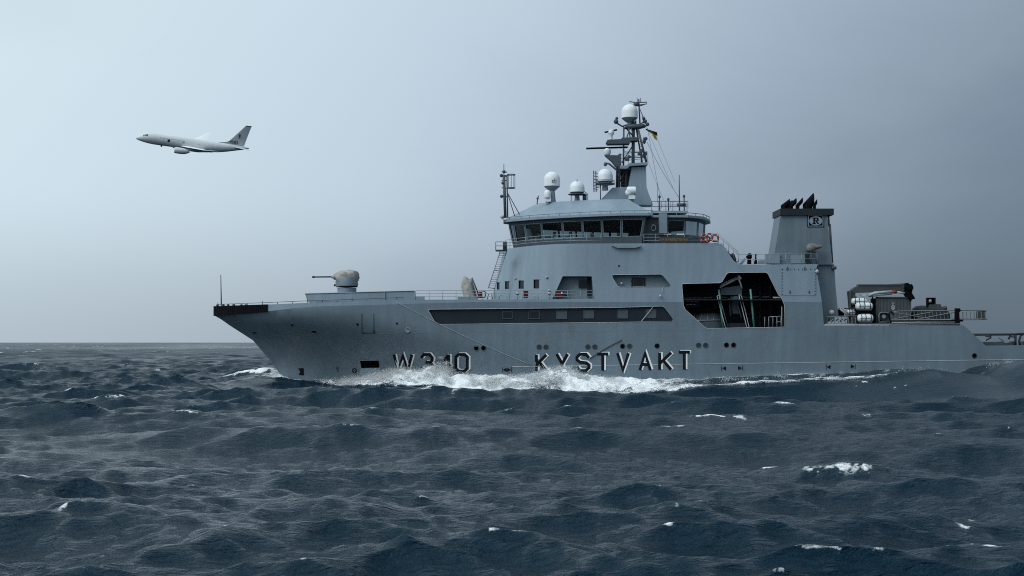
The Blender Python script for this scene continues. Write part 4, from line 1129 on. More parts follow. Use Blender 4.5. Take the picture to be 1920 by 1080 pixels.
# bow rail (low) and jackstaff
br = [HP(px, interp(KN, px)) for px in range(408, 760, 14)]
mb = MB(); tops = [Vector((q.x, q.y + .06, ZP(interp(BT, px), q.y - D))) for q, px in zip(br, range(408, 760, 14))]
mb.tube([t + Vector((0, 0, .22)) for t in tops], .03, 5)
for i, t in enumerate(tops):
    if i % 2 == 0: mb.tube([t, t + Vector((0, 0, .22 + (.2 if i % 6 == 0 else 0)))], .035, 5)
for px in (407, 418, 427, 438, 452, 460): q = HP(px, 588); ball(mb, Vector((q.x, q.y + .2, ZP(572.5, q.y - D))), .16, 5)
mb.build('bow_rail', 'mast', ship, True)
mb = MB(); mb.tube([P(415, 573, YC), P(414, 515.5, YC)], .075, 6, r2=.045); mb.build('jackstaff', 'mast', ship, True)
# deck edge railing along the foredeck
path = []
for px in (779, 830, 880, 930, 980, 1040, 1113):
    q = HP(px, interp(KN, px)); path.append(Vector((q.x, q.y + .08, ZP(562, q.y - D))))
rails(path, .98, 3, ship, spacing=1.5, r=.03)
mb = MB()
for px in (970.5, 1030): q = P(px, 552, .3); mb.tube([P(px, 561, .3), q], .05, 5); ball(mb, P(px, 550.5, .3), .2, 5)
mb.tube([P(935, 561, .6), P(937, 553, .6), P(942, 555, .6)], .06, 5)
mb.build('deck_fitting', 'pale', ship, True)
# tarp-covered gear
tw = empty('covered_winch', P(879, 560, 4.0), 'upright gear wrapped in pale tarpaulin standing on the foredeck behind the rail', 'covered winch')
mb = MB(); v, f = [], []
rows = [(558, 869, 894), (550, 868, 893), (540, 865.5, 890), (532, 865, 888), (525, 866, 887), (520.5, 869, 880), (518.5, 871, 875)]
for k, (py, a, b) in enumerate(rows):
    cc, hw = (a + b) / 2, (b - a) / 2
    for i in range(18):
        t = 2 * math.pi * i / 18; w = 1 + .06 * math.sin(4 * t + k * 1.3) + random.uniform(-.03, .03)
        v.append(P(cc + hw * math.cos(t) * w, py + random.uniform(-.5, .5) + (2.5 * math.cos(t) if k > 4 else 0), 4.0 - 0.9 * math.sin(t) * w * (1 - .08 * k)))
f = [(k * 18 + i, k * 18 + (i + 1) % 18, (k + 1) * 18 + (i + 1) % 18, (k + 1) * 18 + i) for k in range(6) for i in range(18)] + [tuple(6 * 18 + i for i in range(18))]
mb.add(v, f); mb.build('tarpaulin', 'tarp', tw, True)
mb = MB(); mb.tube([P(885, 521, 3.2), P(896, 549, 3.2)], .09, 6); mb.tube([P(884.5, 522, 3.2), P(891, 556, 3.2)], .06, 6); mb.build('stay_leg', 'mast', tw, True)
mb = MB(); mb.pbox(858, 895, 556, 562, 3.0, 5.0); mb.build('base', 'grey', tw)
def redbox(px0, px1, py0, py1, y, lab, cat, lid=True):
    o = empty('fire_box', P((px0 + px1) / 2, py1, y), lab, cat)
    mb = MB(); mb.pbox(px0, px1, py0, py1, y, y + .5); mb.build('cabinet', 'red', o)
    mb = MB(); mb.pbox(px0 - .4, px1 + .4, py0 - .9, py0 + .3, y - .05, y + .52); mb.build('lid', 'mast', o)
    return o
o = redbox(981.5, 990.5, 545.5, 559, .9, 'upright red fire hose cabinet on the foredeck below the small cabin windows', 'fire cabinet')
mb = MB(); mb.pbox(982.5, 989.5, 550.5, 551.6, .86, .9).pbox(982.5, 989.5, 554, 555, .86, .9); mb.build('cabinet_band', 'soot', o)
o = redbox(1041.5, 1057, 547, 557.5, .3, 'wide dark red box with a small white lamp at the corner of the recess', 'red box')
mb = MB(); ball(mb, P(1053.5, 550, .25), .12, 6); mb.tube([P(1053.5, 550, .25), P(1053.5, 550, .4)], .05, 5); mb.build('lamp', 'lamp', o, True)
mb = MB(); mb.tube([P(1057, 553, .4), P(1065, 554, .4)], .07, 5); mb.build('handle', 'soot', o, True)
hb_ = empty('hydrant', P(899, 560, 2.6), 'red hydrant with a curved pipe beside the tarpaulin wrapped gear', 'hydrant')
mb = MB(); mb.lathe([(.25, 0), (.25, .4), (.3, .45), (.22, .7), (.001, .75)], P(899.5, 559, 2.6), 12); mb.pbox(895.5, 904, 548, 557, 2.4, 2.9); mb.build('valve', 'red', hb_)
mb = MB(); mb.tube([P(903, 558, 2.4), P(909, 558, 2.4), P(911, 549, 2.4), P(908, 545.5, 2.4), P(903, 546, 2.4)], .08, 6); mb.tube([P(914, 561, 2.4), P(916, 551, 2.4), P(922, 551, 2.4), P(923, 561, 2.4)], .06, 6); mb.build('pipe', 'mast', hb_, True)

# ------------------------------------------------------------------ aft deck gear
crane = empty('deck_crane', P(1600, 609, 3.0), 'folded dark green deck crane lying over the container and the raft canisters', 'crane')
mb = MB(); mb.pprism([(1599, 549), (1598.5, 543), (1602, 539), (1610.5, 536), (1697, 531.2), (1712, 535.5), (1713, 541), (1700, 547), (1672, 543.8), (1640, 547.5)], 2.2, 3.2); mb.build('boom', 'olive', crane)
mb = MB(); mb.pbox(1611, 1690, 533.0, 535.2, 2.1, 3.3); mb.build('boom_top_plate', 'mast', crane)
mb = MB(); mb.pprism([(1697, 531), (1703, 530), (1706, 534), (1710, 532.5), (1712.5, 538), (1710, 549), (1716.5, 560), (1711, 561.5), (1708, 565), (1702, 556), (1696, 546)], 2.0, 3.0); mb.lathe([(.32, -.3), (.32, .3)], P(1703, 538, 2), 12, 'Y'); mb.build('boom_head', 'soot', crane)
mb = MB(); mb.pprism([(1592.5, 546), (1597, 543.5), (1604, 548), (1604, 575), (1595, 575)], 2.3, 3.3); mb.tube([P(1594.5, 546, 2.1), P(1594.5, 577, 2.1)], .12, 6); mb.lathe([(.8, 0), (.65, 2.0)], P(1602, 609, 2.9), 16); mb.build('crane_post', 'olive', crane)
mb = MB(); mb.tube([P(1628, 554, 2.0), P(1640, 549.5, 2.0), P(1672, 547, 2.0)], .17, 8); mb.tube([P(1680, 547.5, 2.0), P(1696, 549.5, 2.0)], .11, 8); mb.tube([P(1630, 556, 2.2), P(1672, 551.5, 2.2)], .08, 6); mb.build('hydraulic_ram', 'pale', crane, True)
mb = MB(); mb.tube([P(1671, 547, 2.0), P(1681, 547.6, 2.0)], .18, 8); mb.build('ram_collar', 'buoy', crane, True)
mb = MB(); mb.pprism([(1614, 552), (1622, 550), (1623, 553), (1620, 556), (1616, 555)], 1.9, 2.3); mb.build('wrapped_block', 'pale', crane)

ct = empty('storage_container', P(1675, 609, 2.4), 'dark grey green container with a pale crest on its side, under the crane boom', 'container')
mb = MB(); mb.pbox(1645, 1706, 558.5, 607, 2.4, 5.0); mb.build('body', 'box', ct)
mb = MB()
for a in ((1642.5, 1646, 557, 607), (1705, 1708.5, 557, 607), (1642.5, 1708.5, 556.5, 559.2)): mb.pbox(*a, 2.3, 2.46)
for k in range(9): mb.pbox(1649.5 + k * 6.3, 1651 + k * 6.3, 560, 584, 2.37, 2.41)
mb.build('corner_frame', 'olive', ct)
mb = MB()
def cq(p): mb.add([P(1674.5 + x, 575 + y, 2.345) for x, y in p], [tuple(range(len(p)))])
cq([(-4, -1), (-3, 4), (0, 7), (0, 5), (-2, 3), (-2.8, -1)]); cq([(4, -1), (3, 4), (0, 7), (0, 5), (2, 3), (2.8, -1)]); cq([(-2.4, -3), (2.4, -3), (2.4, -1.8), (-2.4, -1.8)]); cq([(-.8, -9), (.8, -9), (.8, -3.6), (-.8, -3.6)]); cq([(-2.4, -7), (2.4, -7), (2.4, -5.6), (-2.4, -5.6)])
cq([(-1, -.8), (1, -.8), (1, 4), (-1, 4)])
mb.build('crest', 'pale', ct, 'raw')

def raft(px0, px1, py0, py1, y, lab):
    o = empty('life_raft_canister', P((px0 + px1) / 2, py1, y), lab, 'life raft', 'white life raft canisters on the aft deck')
    a = P(px0, (py0 + py1) / 2, y); b = P(px1, (py0 + py1) / 2, y); L = b.x - a.x; r = (py1 - py0) / 2 * (D + y) / F
    for nm, s0, s1 in (('shell', 0, .48), ('shell', .52, 1)):
        prof = []
        lo, hi = a.x + L * s0, a.x + L * s1
        if s0 == 0: prof = [(.001, lo), (r * .55, lo + .02), (r * .85, lo + .12), (r * .98, lo + .3), (r, hi - .02), (r * .97, hi)]
        else: prof = [(r * .97, lo), (r, lo + .02), (r * .98, hi - .3), (r * .85, hi - .12), (r * .55, hi - .02), (.001, hi)]
        mb = MB(); mb.lathe([(q, x - a.x) for q, x in prof], (a.x, a.y, a.z), 20, 'X'); mb.build(nm, 'raft', o, 'auto')
    mb = MB(); mb.lathe([(r * 1.0, L * .475), (r * 1.03, L * .485), (r * 1.03, L * .515), (r, L * .525)], a, 20, 'X')
    for s_ in (.2, .8): mb.lathe([(r * 1.0, L * s_), (r * 1.025, L * s_ + .02), (r * 1.025, L * s_ + .06), (r, L * s_ + .08)], a, 20, 'X')
    mb.build('strap', 'soot', o, 'auto')
    mb = MB(); mb.box((a.x + L / 2, a.y - r * .98, a.z), (L * .72, .06, .05)); mb.box((a.x + L / 2, a.y, a.z - r * .95), (L * .8, r * 1.3, .14)); mb.build('cradle', 'mast', o)
raft(1596, 1625, 558.5, 571, 1.9, 'uppermost white life raft canister, set back under the crane boom')
raft(1604, 1636, 567, 581, 1.0, 'middle white life raft canister of the stack')
raft(1607.5, 1637, 589, 604, 0.7, 'lowest white life raft canister, just above the hull edge')
raft(1588, 1606, 580, 591.5, 2.4, 'short white life raft canister half hidden at the forward foot of the rack')
rk = empty('raft_rack', P(1620, 610, 1.6), 'dark steel rack holding the life raft canisters', 'rack')
mb = MB()
for px in (1609, 1640): mb.tube([P(px, 610, .9), P(px, 583, .9)], .07, 5); mb.tube([P(px - 4, 610, 2.2), P(px - 4, 556, 2.2)], .09, 5)
for py in (606, 583, 572): mb.tube([P(1600, py, 1.3), P(1641, py, 1.3)], .07, 5)
mb.pbox(1636, 1645, 560, 607, 2.6, 3.4); mb.pbox(1600, 1640, 581, 588, 2.2, 3.2); mb.pbox(1606, 1642, 604.5, 608, .6, 2.4); mb.build('frame', 'soot', rk)
# winch drum with frame
wd = empty('deck_winch', P(1658, 609, 1.2), 'dark round cable drum in a steel frame below the container', 'winch')
mb = MB(); mb.lathe([(.001, 0), (.50, 0), (.50, .12), (.38, .14), (.38, .9), (.50, .92), (.5, 1.0)], P(1657.5, 593.5, .8), 24, 'Y'); mb.build('drum', 'dark', wd, 'auto')
mb = MB(); mb.tube([P(1649, 610, .7), P(1648, 590, .7), P(1651, 586, .7), P(1664, 586, .7), P(1667, 590, .7), P(1668, 610, .7)], .07, 5); mb.tube([P(1650, 604, .7), P(1667, 604, .7)], .05, 5); mb.build('frame', 'truss', wd, True)
mb = MB(); mb.lathe([(.2, 0), (.22, .03), (.16, .05)], P(1657.5, 593.5, .76), 14, 'Y'); mb.build('hub', 'grey', wd, 'auto')

# accommodation ladder stowed along the side
gw = empty('gangway', P(1760, 601, .5), 'long aluminium lattice gangway stowed along the aft deck edge, overhanging aft', 'gangway')
for y in (.45, 1.15):
    mb = MB(); mb.tube([P(1669, 586.5, y), P(1684, 583.5, y), P(1834, 581.5, y), P(1849.5, 583, y)], .06, 5); mb.tube([P(1668, 600, y), P(1835, 599, y), P(1851, 598, y)], .07, 5)
    mb.build('side_rail', 'truss', gw, True)
    nb_ = 26
    for k in range(nb_):
        px = 1672 + k * (1847 - 1672) / (nb_ - 1)
        mb = MB(); mb.tube([P(px, 584.5, y), P(px + .8, 599, y)], .032 if k < 18 else .05, 4); mb.build('stanchion', 'truss', gw)
for a, b, c, d in ((1676, 586, 1745, 598), (1676, 598, 1748, 585), (1720, 599, 1800, 583)):
    mb = MB(); mb.tube([P(a, b, .42), P(c, d, .42)], .05, 4); mb.build('diagonal', 'truss', gw)
nt_ = 22
for k in range(nt_):
    px = 1674 + k * 8.1; mb = MB(); mb.box(P(px, 598, .8), (.32, .66, .05)); mb.build('tread', 'mast', gw)
mb = MB(); mb.pbox(1834, 1848, 583.5, 597, .5, 1.1); mb.build('end_platform', 'olive', gw)
mb = MB()
for px in (1795,): mb.pprism([(px - 3, 578), (px + 5, 578), (px + 7, 583), (px + 3, 586), (px + 5, 607), (px - 4, 609), (px - 3, 590)], .1, .5)
mb.tube([P(1668, 600.5, .3), P(1667, 588, .3), P(1671, 584, .3), P(1676, 590, .3)], .09, 6); mb.pbox(1785, 1806, 599, 603, .2, .7)
mb.build('stowage_bracket', 'soot', gw)
mb = MB(); mb.tube([P(1545, 608.5, .1), P(1804, 607.5, .1)], .05, 5); mb.tube([P(1672, 604.5, .2), P(1800, 604, .2)], .05, 5); mb.build('deck_edge_pipe', 'pale', ship, True)
mb = MB(); mb.pbox(1668, 1800, 600.5, 610, 1.6, 1.9); mb.build('aft_coaming', 'dark', ship)
mb = MB(); mb.pbox(1719, 1728, 602.5, 605, .9, 1.3); mb.build('deck_lamp', 'pale', ship)

# covered workboat with console
wb = empty('workboat', P(1745, 600, 4.0), 'dark covered workboat with a boxy console, stowed behind the gangway', 'boat')
mb = MB(); v, f = [], []
secs = [(1711.5, 584, 1.0), (1714, 577.5, 3.2), (1719, 573.8, 4.2), (1728, 572.5, 4.5), (1740, 573, 4.5), (1756, 574.5, 4.5), (1772, 577, 4.2), (1778, 583, 3)]
for px, pt, w in secs:
    for i in range(9):
        t = math.pi * i / 8; zz = ZP(600, 4) + (ZP(pt, 4) - ZP(600, 4)) * math.sin(t) ** .6 if 0 < i < 8 else ZP(600, 4)
        v.append((XP(px, 4), D + 4.3 - math.cos(t) * w * .32, zz))
f = [(k * 9 + i, k * 9 + i + 1, (k + 1) * 9 + i + 1, (k + 1) * 9 + i) for k in range(len(secs) - 1) for i in range(8)]
mb.add(v, f); mb.build('cover', 'dark', wb, True)
mb = MB()
for a in ((1739, 1754.5, 558, 559.8), (1739, 1741, 559.8, 576), (1752, 1754.5, 559.8, 576)): mb.pbox(*a, 3.4, 3.9)
mb.pbox(1741, 1752, 559.8, 576, 3.7, 3.9); mb.build('console', 'soot', wb)
mb = MB(); ball(mb, P(1744, 564.5, 3.5), .2, 6); mb.build('compass', 'canvas', wb, True)
mb = MB(); mb.pprism([(1741, 578), (1744, 571), (1756, 570), (1762, 573), (1768, 576), (1774, 580), (1774, 585), (1741, 585)], 3.2, 3.9); ball(mb, P(1771, 578, 3.4), .3, 6); mb.tube([P(1757, 571, 3.4), P(1764, 572, 3.4)], .1, 5); mb.build('engine', 'olive', wb)

# forward cluster by the casing
ck = empty('boarding_ramp', P(1575, 608, .9), 'short grey lattice ramp stowed on deck beside the funnel casing', 'ramp')
for y in (.5, 1.2):
    mb = MB(); mb.tube([P(1549, 594.5, y), P(1606, 592, y)], .055, 5); mb.tube([P(1549, 607.5, y), P(1607, 607.5, y)], .06, 5); mb.build('side_rail', 'truss', ck, True)
for k in range(9):
    px = 1551 + k * 6.6; mb = MB(); mb.tube([P(px, 594, .5), P(px + 1, 607, .5)], .04, 4); mb.build('stanchion', 'truss', ck)
for k in range(7):
    px = 1552 + k * 7.6; mb = MB(); mb.tube([P(px, 601 + (k % 2) * 2, .6), P(px + 5, 598, .6)], .07, 4); mb.build('cleat', 'dark', ck)
mb = MB(); mb.tube([P(1572, 592, 3), P(1573, 579, 3), P(1583, 578.5, 3), P(1592, 578.5, 3), P(1592, 592, 3)], .06, 5); mb.tube([P(1571, 585, 3), P(1592, 585, 3)], .05, 5); mb.pbox(1572, 1583, 580, 592, 3.4, 4.2); mb.build('deck_frame', 'soot', ship, True)
mb = MB(); ball(mb, P(1559.5, 586, 1.2), .3, 8); mb.tube([P(1559.5, 586, 1.2), P(1559.5, 594, 1.2)], .07, 6); tag(mb.build('ventilator', 'pale', None, True), 'small white round ventilator head at the foot of the funnel casing', 'ventilator')
mb = MB(); mb.tube([P(1575, 579, 2), P(1590, 592, 2)], .12, 6); mb.tube([P(1580, 578, 2), P(1593, 590, 2)], .08, 6); tag(mb.build('spar', 'pale', None, True), 'pale spar leaning between the casing and the raft rack', 'spar')

# stern: pipe rail, posts, wires
mb = MB(); mb.tube([P(1823, 627.5, .3), P(1903, 627, .3), P(1912, 626, .3), P(2010, 625, .3)], .12, 8)
mb.tube([P(1904, 648, .3), P(1904, 628, .3)], .13, 8); mb.tube([P(1912, 648, .3), P(1911, 638, .3), P(1914, 629, .3), P(1922, 625, .3), P(1932, 630, .3), P(1934, 648, .3)], .12, 8)
for px in (1960, 1990): mb.tube([P(px, 648, .3), P(px, 626, .3)], .12, 8)
mb.tube([P(1857, 628, .3), P(1858, 633, .3), P(1849, 638, .3)], .08, 6); mb.tube([P(1848, 631, .3), P(1858, 631.5, .3)], .07, 6); mb.tube([P(1895, 628, .3), P(1891, 636, .3)], .1, 6); mb.tube([P(1893, 631, .3), P(1902, 632, .3)], .08, 6)
mb.build('stern_rail', 'dark', ship, True)
mb = MB(); mb.pprism([(1843, 648), (1840, 642), (1846, 641), (1880, 641), (1886, 643), (1900, 640.5), (1905, 648)], 1.5, 5); mb.pbox(1897, 1905, 640, 648, 1.0, 1.6); mb.pbox(1918, 1926, 640, 648, 1.0, 1.6)
mb.tube([P(1872, 633, 6), P(1886, 643, 6)], .05, 5); mb.tube([P(1848, 642, 6), P(1852, 646, 6), P(1880, 639.5, 6)], .05, 5)
mb.build('towing_gear', 'mast', ship)

# ------------------------------------------------------------------ aircraft
AD = 450.0
ac = empty('patrol_aircraft', ((362 - CX) * AD / F, AD, HC + (HZ - 270.5) * AD / F), 'grey twin engine jet patrol aircraft banking in the sky above the bow', 'aircraft', rot=(R(19), R(5.2), R(20)))
def apart(mb, name, mat, smooth='auto', parent=None):
    o = mb.build(name, mat, None, smooth); o.parent = parent or ac; o.matrix_parent_inverse = Matrix.Identity(4); return o
mb = MB(); v, f = [], []
secs = [(-19.7, .04, -.62), (-19.4, .42, -.58), (-18.6, .85, -.42), (-17.6, 1.22, -.26), (-16.6, 1.55, -.1), (-15.4, 1.8, -.02), (-13.5, 1.95, 0), (-6, 1.96, 0), (2, 1.96, 0), (6, 1.93, .03), (9, 1.75, .2), (12, 1.42, .5), (15, 1.0, .88), (17.5, .62, 1.15), (19, .36, 1.3), (19.7, .2, 1.35)]
ns = 32; FSEC = secs
for x, r, zc in secs:
    for i in range(ns):
        a = 2 * math.pi * i / ns; v.append((x, math.cos(a) * r, zc + math.sin(a) * r * 1.03))
f = [(k * ns + i, k * ns + (i + 1) % ns, (k + 1) * ns + (i + 1) % ns, (k + 1) * ns + i) for k in range(len(secs) - 1) for i in range(ns)] + [tuple(range(ns)), tuple((len(secs) - 1) * ns + i for i in range(ns))]
mb.add(v, f); fus = apart(mb, 'fuselage', 'plane')
def foil(name, mat, root, tip, mid=None):   # each: (x_le, x_te, y, z, thick)
    mb = MB(); v, f = [], []
    st = [root] + ([mid] if mid else []) + [tip]
    prof = [(0, 0), (.08, .6), (.3, 1), (.6, .7), (1, 0), (.6, -.45), (.3, -.6), (.08, -.45)]
    for xl, xt, y, z, t in st:
        for c, h in prof: v.append((xl + (xt - xl) * c, y, z + h * t) if name != 'tail_fin' else (xl + (xt - xl) * c, y + h * t, z))
    n = 8
    f = [(k * n + i, k * n + (i + 1) % n, (k + 1) * n + (i + 1) % n, (k + 1) * n + i) for k in range(len(st) - 1) for i in range(n)] + [tuple(range(n)), tuple((len(st) - 1) * n + i for i in range(n))]
    mb.add(v, f); return apart(mb, name, mat)
for s_ in (-1, 1):
    foil('wing', 'planelit', (-4.6, 3.6, 1.2 * s_, -1.1, .45), (6.6, 7.6, 18.4 * s_, 2.0, .05), (2.6, 6.0, 12.5 * s_, .6, .18))
    foil('tailplane', 'plane', (13.8, 18.0, .4 * s_, 1.15, .16), (17.6, 19.4, 7.1 * s_, 1.9, .05))
    mb = MB(); mb.lathe([(.75, -6.6), (.98, -6.5), (1.12, -5.9), (1.12, -4.2), (.95, -2.8), (.62, -2.0), (.4, -1.6), (.001, -1.0)], (0, 4.9 * s_, -2.1), 20, 'X'); en = apart(mb, 'engine', 'plane')
    mb = MB(); mb.lathe([(.001, -6.3), (.78, -6.35), (.78, -6.59)], (0, 4.9 * s_, -2.1), 18, 'X'); apart(mb, 'engine_intake', 'planeblack', parent=en)
    mb = MB(); mb.prism([(-4.9, 4.9 * s_ - .12, -1.4), (-.5, 4.9 * s_ - .12, -1.0), (1.0, 4.9 * s_ - .12, -.75), (-2.2, 4.9 * s_ - .12, -1.8)], (0, .24, 0)); apart(mb, 'pylon', 'planedark', parent=en)
    for yy, xx in ((3.0, 2.6), (7.0, 4.2), (10.2, 5.2)):
        mb = MB(); mb.lathe([(.001, -1.7), (.2, -1.0), (.22, 0), (.001, 1.3)], (xx, yy * s_, -1.25 + yy * .115), 8, 'X'); apart(mb, 'flap_fairing', 'planedark')
fin = foil('tail_fin', 'planedark', (11.2, 17.7, 0, 1.55, .17), (17.5, 19.5, 0, 9.3, .06))
mb = MB(); mb.prism([(6.6, -.06, 1.7), (11.6, -.1, 1.6), (13.2, -.08, 3.6), (11.5, -.07, 2.55)], (0, .14, 0)); apart(mb, 'dorsal_fin', 'planedark')
mb = MB(); mb.box((18.6, 0, 9.3), (2.1, .2, .22)); apart(mb, 'fin_cap', 'planeblack', False)
tx = text_mesh('9583', 1.6, 'planeblack', 'tail_number', None, (14.0, -.22, 2.75), (1, 0, 0), (0, 0, 1), .01); tx.parent = ac; tx.matrix_parent_inverse = Matrix.Identity(4)
mb = MB()
mb.prism([(15.3, -.2, 5.3), (15.7, -.2, 6.2), (16.1, -.2, 5.7), (16.0, -.2, 4.6), (15.5, -.2, 4.3), (15.75, -.2, 5.0)], (0, .02, 0)); apart(mb, 'fin_emblem', 'mast', False)
mb = MB()
for k in range(4):
    a0, a1 = R(196 + 0), R(160)
    x0, x1 = -17.35 + k * .42, -17.0 + k * .42
    def fpt(x, a):
        for (xa, ra, za), (xb, rb, zb) in zip(FSEC, FSEC[1:]):
            if xa <= x <= xb:
                t = (x - xa) / (xb - xa); rr, zz = ra + (rb - ra) * t, za + (zb - za) * t
                return (x, -math.cos(a) * (rr + .04), zz + math.sin(a) * (rr + .04) * 1.03)
    mb.add([fpt(x0, R(34)), fpt(x1, R(32)), fpt(x1 + .05, R(56)), fpt(x0 + .1, R(60))], [(0, 1, 2, 3)])
o = apart(mb, 'cockpit_window', 'planeblack', False)
mb = MB(); mb.box((-8.6, -1.93, .35), (.75, .12, .95)); apart(mb, 'observer_window', 'planeblack', False)
mb = MB()
for x, y, z, rr in ((-3.5, -1.94, .45, .42), (2, -1.9, .1, .5), (10.4, -1.55, .0, .35)):
    mb.lathe([(rr * .6, 0), (rr, 0), (rr, .03), (rr * .6, .03)], (x, y - .03, z), 14, 'Y')
apart(mb, 'roundel', 'planedark')
mb = MB()
for k in range(14): mb.box((-11.5 + k * .62, -1.71, 1.02), (.38, .05, .22), (R(-32), 0, 0))
apart(mb, 'fuselage_lettering', 'planedark', False)
mb = MB(); mb.prism([(-11.2, -.08, -1.9), (-10.3, -.08, -1.9), (-10.5, -.08, -2.5), (-10.9, -.08, -2.5)], (0, .16, 0)); mb.prism([(4.5, -.08, -1.9), (5.4, -.08, -1.9), (5.2, -.08, -2.4)], (0, .16, 0)); apart(mb, 'blade_antenna', 'planeblack', False)
mb = MB(); mb.lathe([(.001, -5.6), (1.2, -4.5), (1.65, -2), (1.65, 2), (1.2, 5), (.001, 6.5)], (0, 0, -1.0), 18, 'X'); apart(mb, 'belly_fairing', 'plane')

# ------------------------------------------------------------------ sea
SEA_SLOPE = 0.37
def fan_rows():
    Y = [9.0]
    while Y[-1] < 30000:
        y = Y[-1]
        base = 1.1 * y * y / (HC * F)
        if y < 112: s = min(base, 0.36)
        elif y < 150: s = 0.26
        elif y < 175: s = 0.40
        else: s = 0.45 * (y / 175) ** 2 if y < 700 else y * 0.022
        Y.append(y + max(s, 0.04))
    return np.array(Y)
ROW = fan_rows()
NU = 1000
U = np.linspace(-0.58, 0.58, NU)
YY, UU = np.meshgrid(ROW, U, indexing='ij')
XX = UU * (YY + 22.0)
NR = len(ROW)
dY = np.gradient(ROW)
RES = np.maximum(np.repeat(dY[:, None], NU, 1), 1.16 * (YY + 22) / NU).astype(np.float32)
X = XX.ravel().astype(np.float32); Y = YY.ravel().astype(np.float32); RS = RES.ravel()

def vhash(ix, iy, seed):
    h = (ix.astype(np.int64) * 374761393 + iy.astype(np.int64) * 668265263 + seed * 974634777) & 0x7fffffff
    h = ((h ^ (h >> 13)) * 1274126177) & 0x7fffffff
    return ((h ^ (h >> 16)) & 0xffff).astype(np.float32) / 65535.0
def vnoise(x, y, seed=0):
    ix, iy = np.floor(x), np.floor(y); fx, fy = x - ix, y - iy
    fx = fx * fx * (3 - 2 * fx); fy = fy * fy * (3 - 2 * fy)
    a, b = vhash(ix, iy, seed), vhash(ix + 1, iy, seed); c, d = vhash(ix, iy + 1, seed), vhash(ix + 1, iy + 1, seed)
    return (a + (b - a) * fx) * (1 - fy) + (c + (d - c) * fx) * fy
def fbm(x, y, o=4, seed=0):
    s = 0; a = 0.5
    for k in range(o):
        s = s + a * vnoise(x * 2.03 ** k + 17.3 * k, y * 2.03 ** k - 9.1 * k, seed + k); a *= 0.52
    return s / 0.96
def sstep(a, b, x):
    t = np.clip((x - a) / (b - a), 0, 1); return t * t * (3 - 2 * t)

# wind sea: a sum of trochoidal wave trains, running towards the viewer and a little to the left
rs = np.random.default_rng(5)
NW = 150
lam = np.exp(np.linspace(math.log(0.5), math.log(42.0), NW)) * rs.uniform(0.94, 1.06, NW)
k_ = 2 * math.pi / lam
S = np.where(lam < 1.5, .9, 1.0) * np.where(lam < 4, 1.0, (4 / lam) ** 0.42) * np.exp(-(lam / 36) ** 4)       # steepness of each train
amp = S / k_
sl = math.sqrt(((amp * k_) ** 2).sum() / 2)
amp *= SEA_SLOPE / sl
main = np.where(lam > 8, R(-100), R(-92))
th = main + rs.normal(0, 1, NW) * np.where(lam > 6, 0.27, np.where(lam > 2, .38, 0.58))
ph = rs.uniform(0, 2 * math.pi, NW)
Zs = np.zeros_like(X); DX = np.zeros_like(X); DYs = np.zeros_like(X); JJ = np.zeros_like(X); LOST = np.zeros_like(X)
# gustiness: patches of livelier and calmer water
gust = 0.45 + 1.1 * fbm(X / 38.0, Y / 55.0, 3, 90).astype(np.float32)
for i in range(NW):
    kx, ky = math.cos(th[i]) * k_[i], math.sin(th[i]) * k_[i]
    w = sstep(1.3, 2.8, lam[i] / RS).astype(np.float32)
    g = gust if lam[i] < 9 else 1.0
    p = X * np.float32(kx) + Y * np.float32(ky) + np.float32(ph[i])
    s, c = np.sin(p), np.cos(p)
    a = np.float32(amp[i]) * w * g
    Zs += a * c
    q = np.float32(1.0)
    DX -= q * a * np.float32(math.cos(th[i])) * s
    DYs -= q * a * np.float32(math.sin(th[i])) * s
    JJ += q * a * np.float32(k_[i]) * c
    LOST += ((amp[i] * k_[i]) ** 2 / 2 * (1 - w ** 2)).astype(np.float32)

# the ship's own wave system: (column, contact row, row of the outer edge, its distance off, foam, spray height)
TAB = np.array([
 (380, 706, 706, 2.0, 0.00, 0.0), (470, 703, 706, 2.0, 0.05, 0.0), (525, 704, 709, 2.2, 1.1, .3), (560, 711, 714, 2.2, 0.7, .25), (600, 716, 719, 2.6, 0.55, .06), (640, 716, 723, 3.2, 0.66, .06), (690, 706, 722, 3.8, 0.7, .12),
 (720, 698, 724, 4.2, 0.75, .35), (745, 687, 727, 4.4, 0.9, .22), (765, 689, 724, 4.4, 0.9, .22), (788, 696, 723, 4.4, 0.95, .2), (812, 687, 725, 4.6, 1.1, .45), (830, 685, 729, 4.8, 1.2, .7), (852, 702, 735, 5.2, 1.3, .2), (905, 710, 742, 5.6, 1.3, .15),
 (960, 708, 731, 5.4, 1.15, .15), (1000, 703, 730, 5.2, 1.05, .15), (1030, 693, 731, 5.2, 0.98, .22), (1060, 686, 736, 5.6, 0.9, .25), (1085, 700, 739, 6.0, 0.8, .12), (1110, 707, 741, 6.4, 0.78, .15), (1180, 712, 741, 6.8, 0.85, .1), (1240, 713, 733, 7.0, 0.72, .1), (1290, 714, 724, 7.2, 0.7, .1),
 (1340, 709, 724, 7.4, 0.75, .08), (1400, 706, 720, 7.4, 0.9, .08), (1500, 702, 715, 7.4, 0.85, .08), (1600, 699, 709, 7.6, 0.7, .08), (1655, 694, 698, 7.8, 0.3, .1), (1700, 692, 691, 8.0, 0.28, .15), (1745, 700, 699, 8.0, 0.25, .1), (1790, 703, 703, 8.0, 0.25, .1),
 (1820, 692, 685, 8.0, 0.25, .12), (1850, 685, 674.5, 8.0, 0.28, .15), (1900, 690, 679, 8.0, 0.12, .05), (1960, 694, 686, 8.0, 0.05, 0), (2060, 700, 700, 8.0, 0.0, 0), (2300, 700, 700, 8, 0, 0)])
bhull = np.array([[x, hb(x, 0.3)] for x in np.linspace(-40, 80, 241)])
def hull_y(x): return SHIP_Y - np.interp(x, bhull[:, 0], bhull[:, 1])
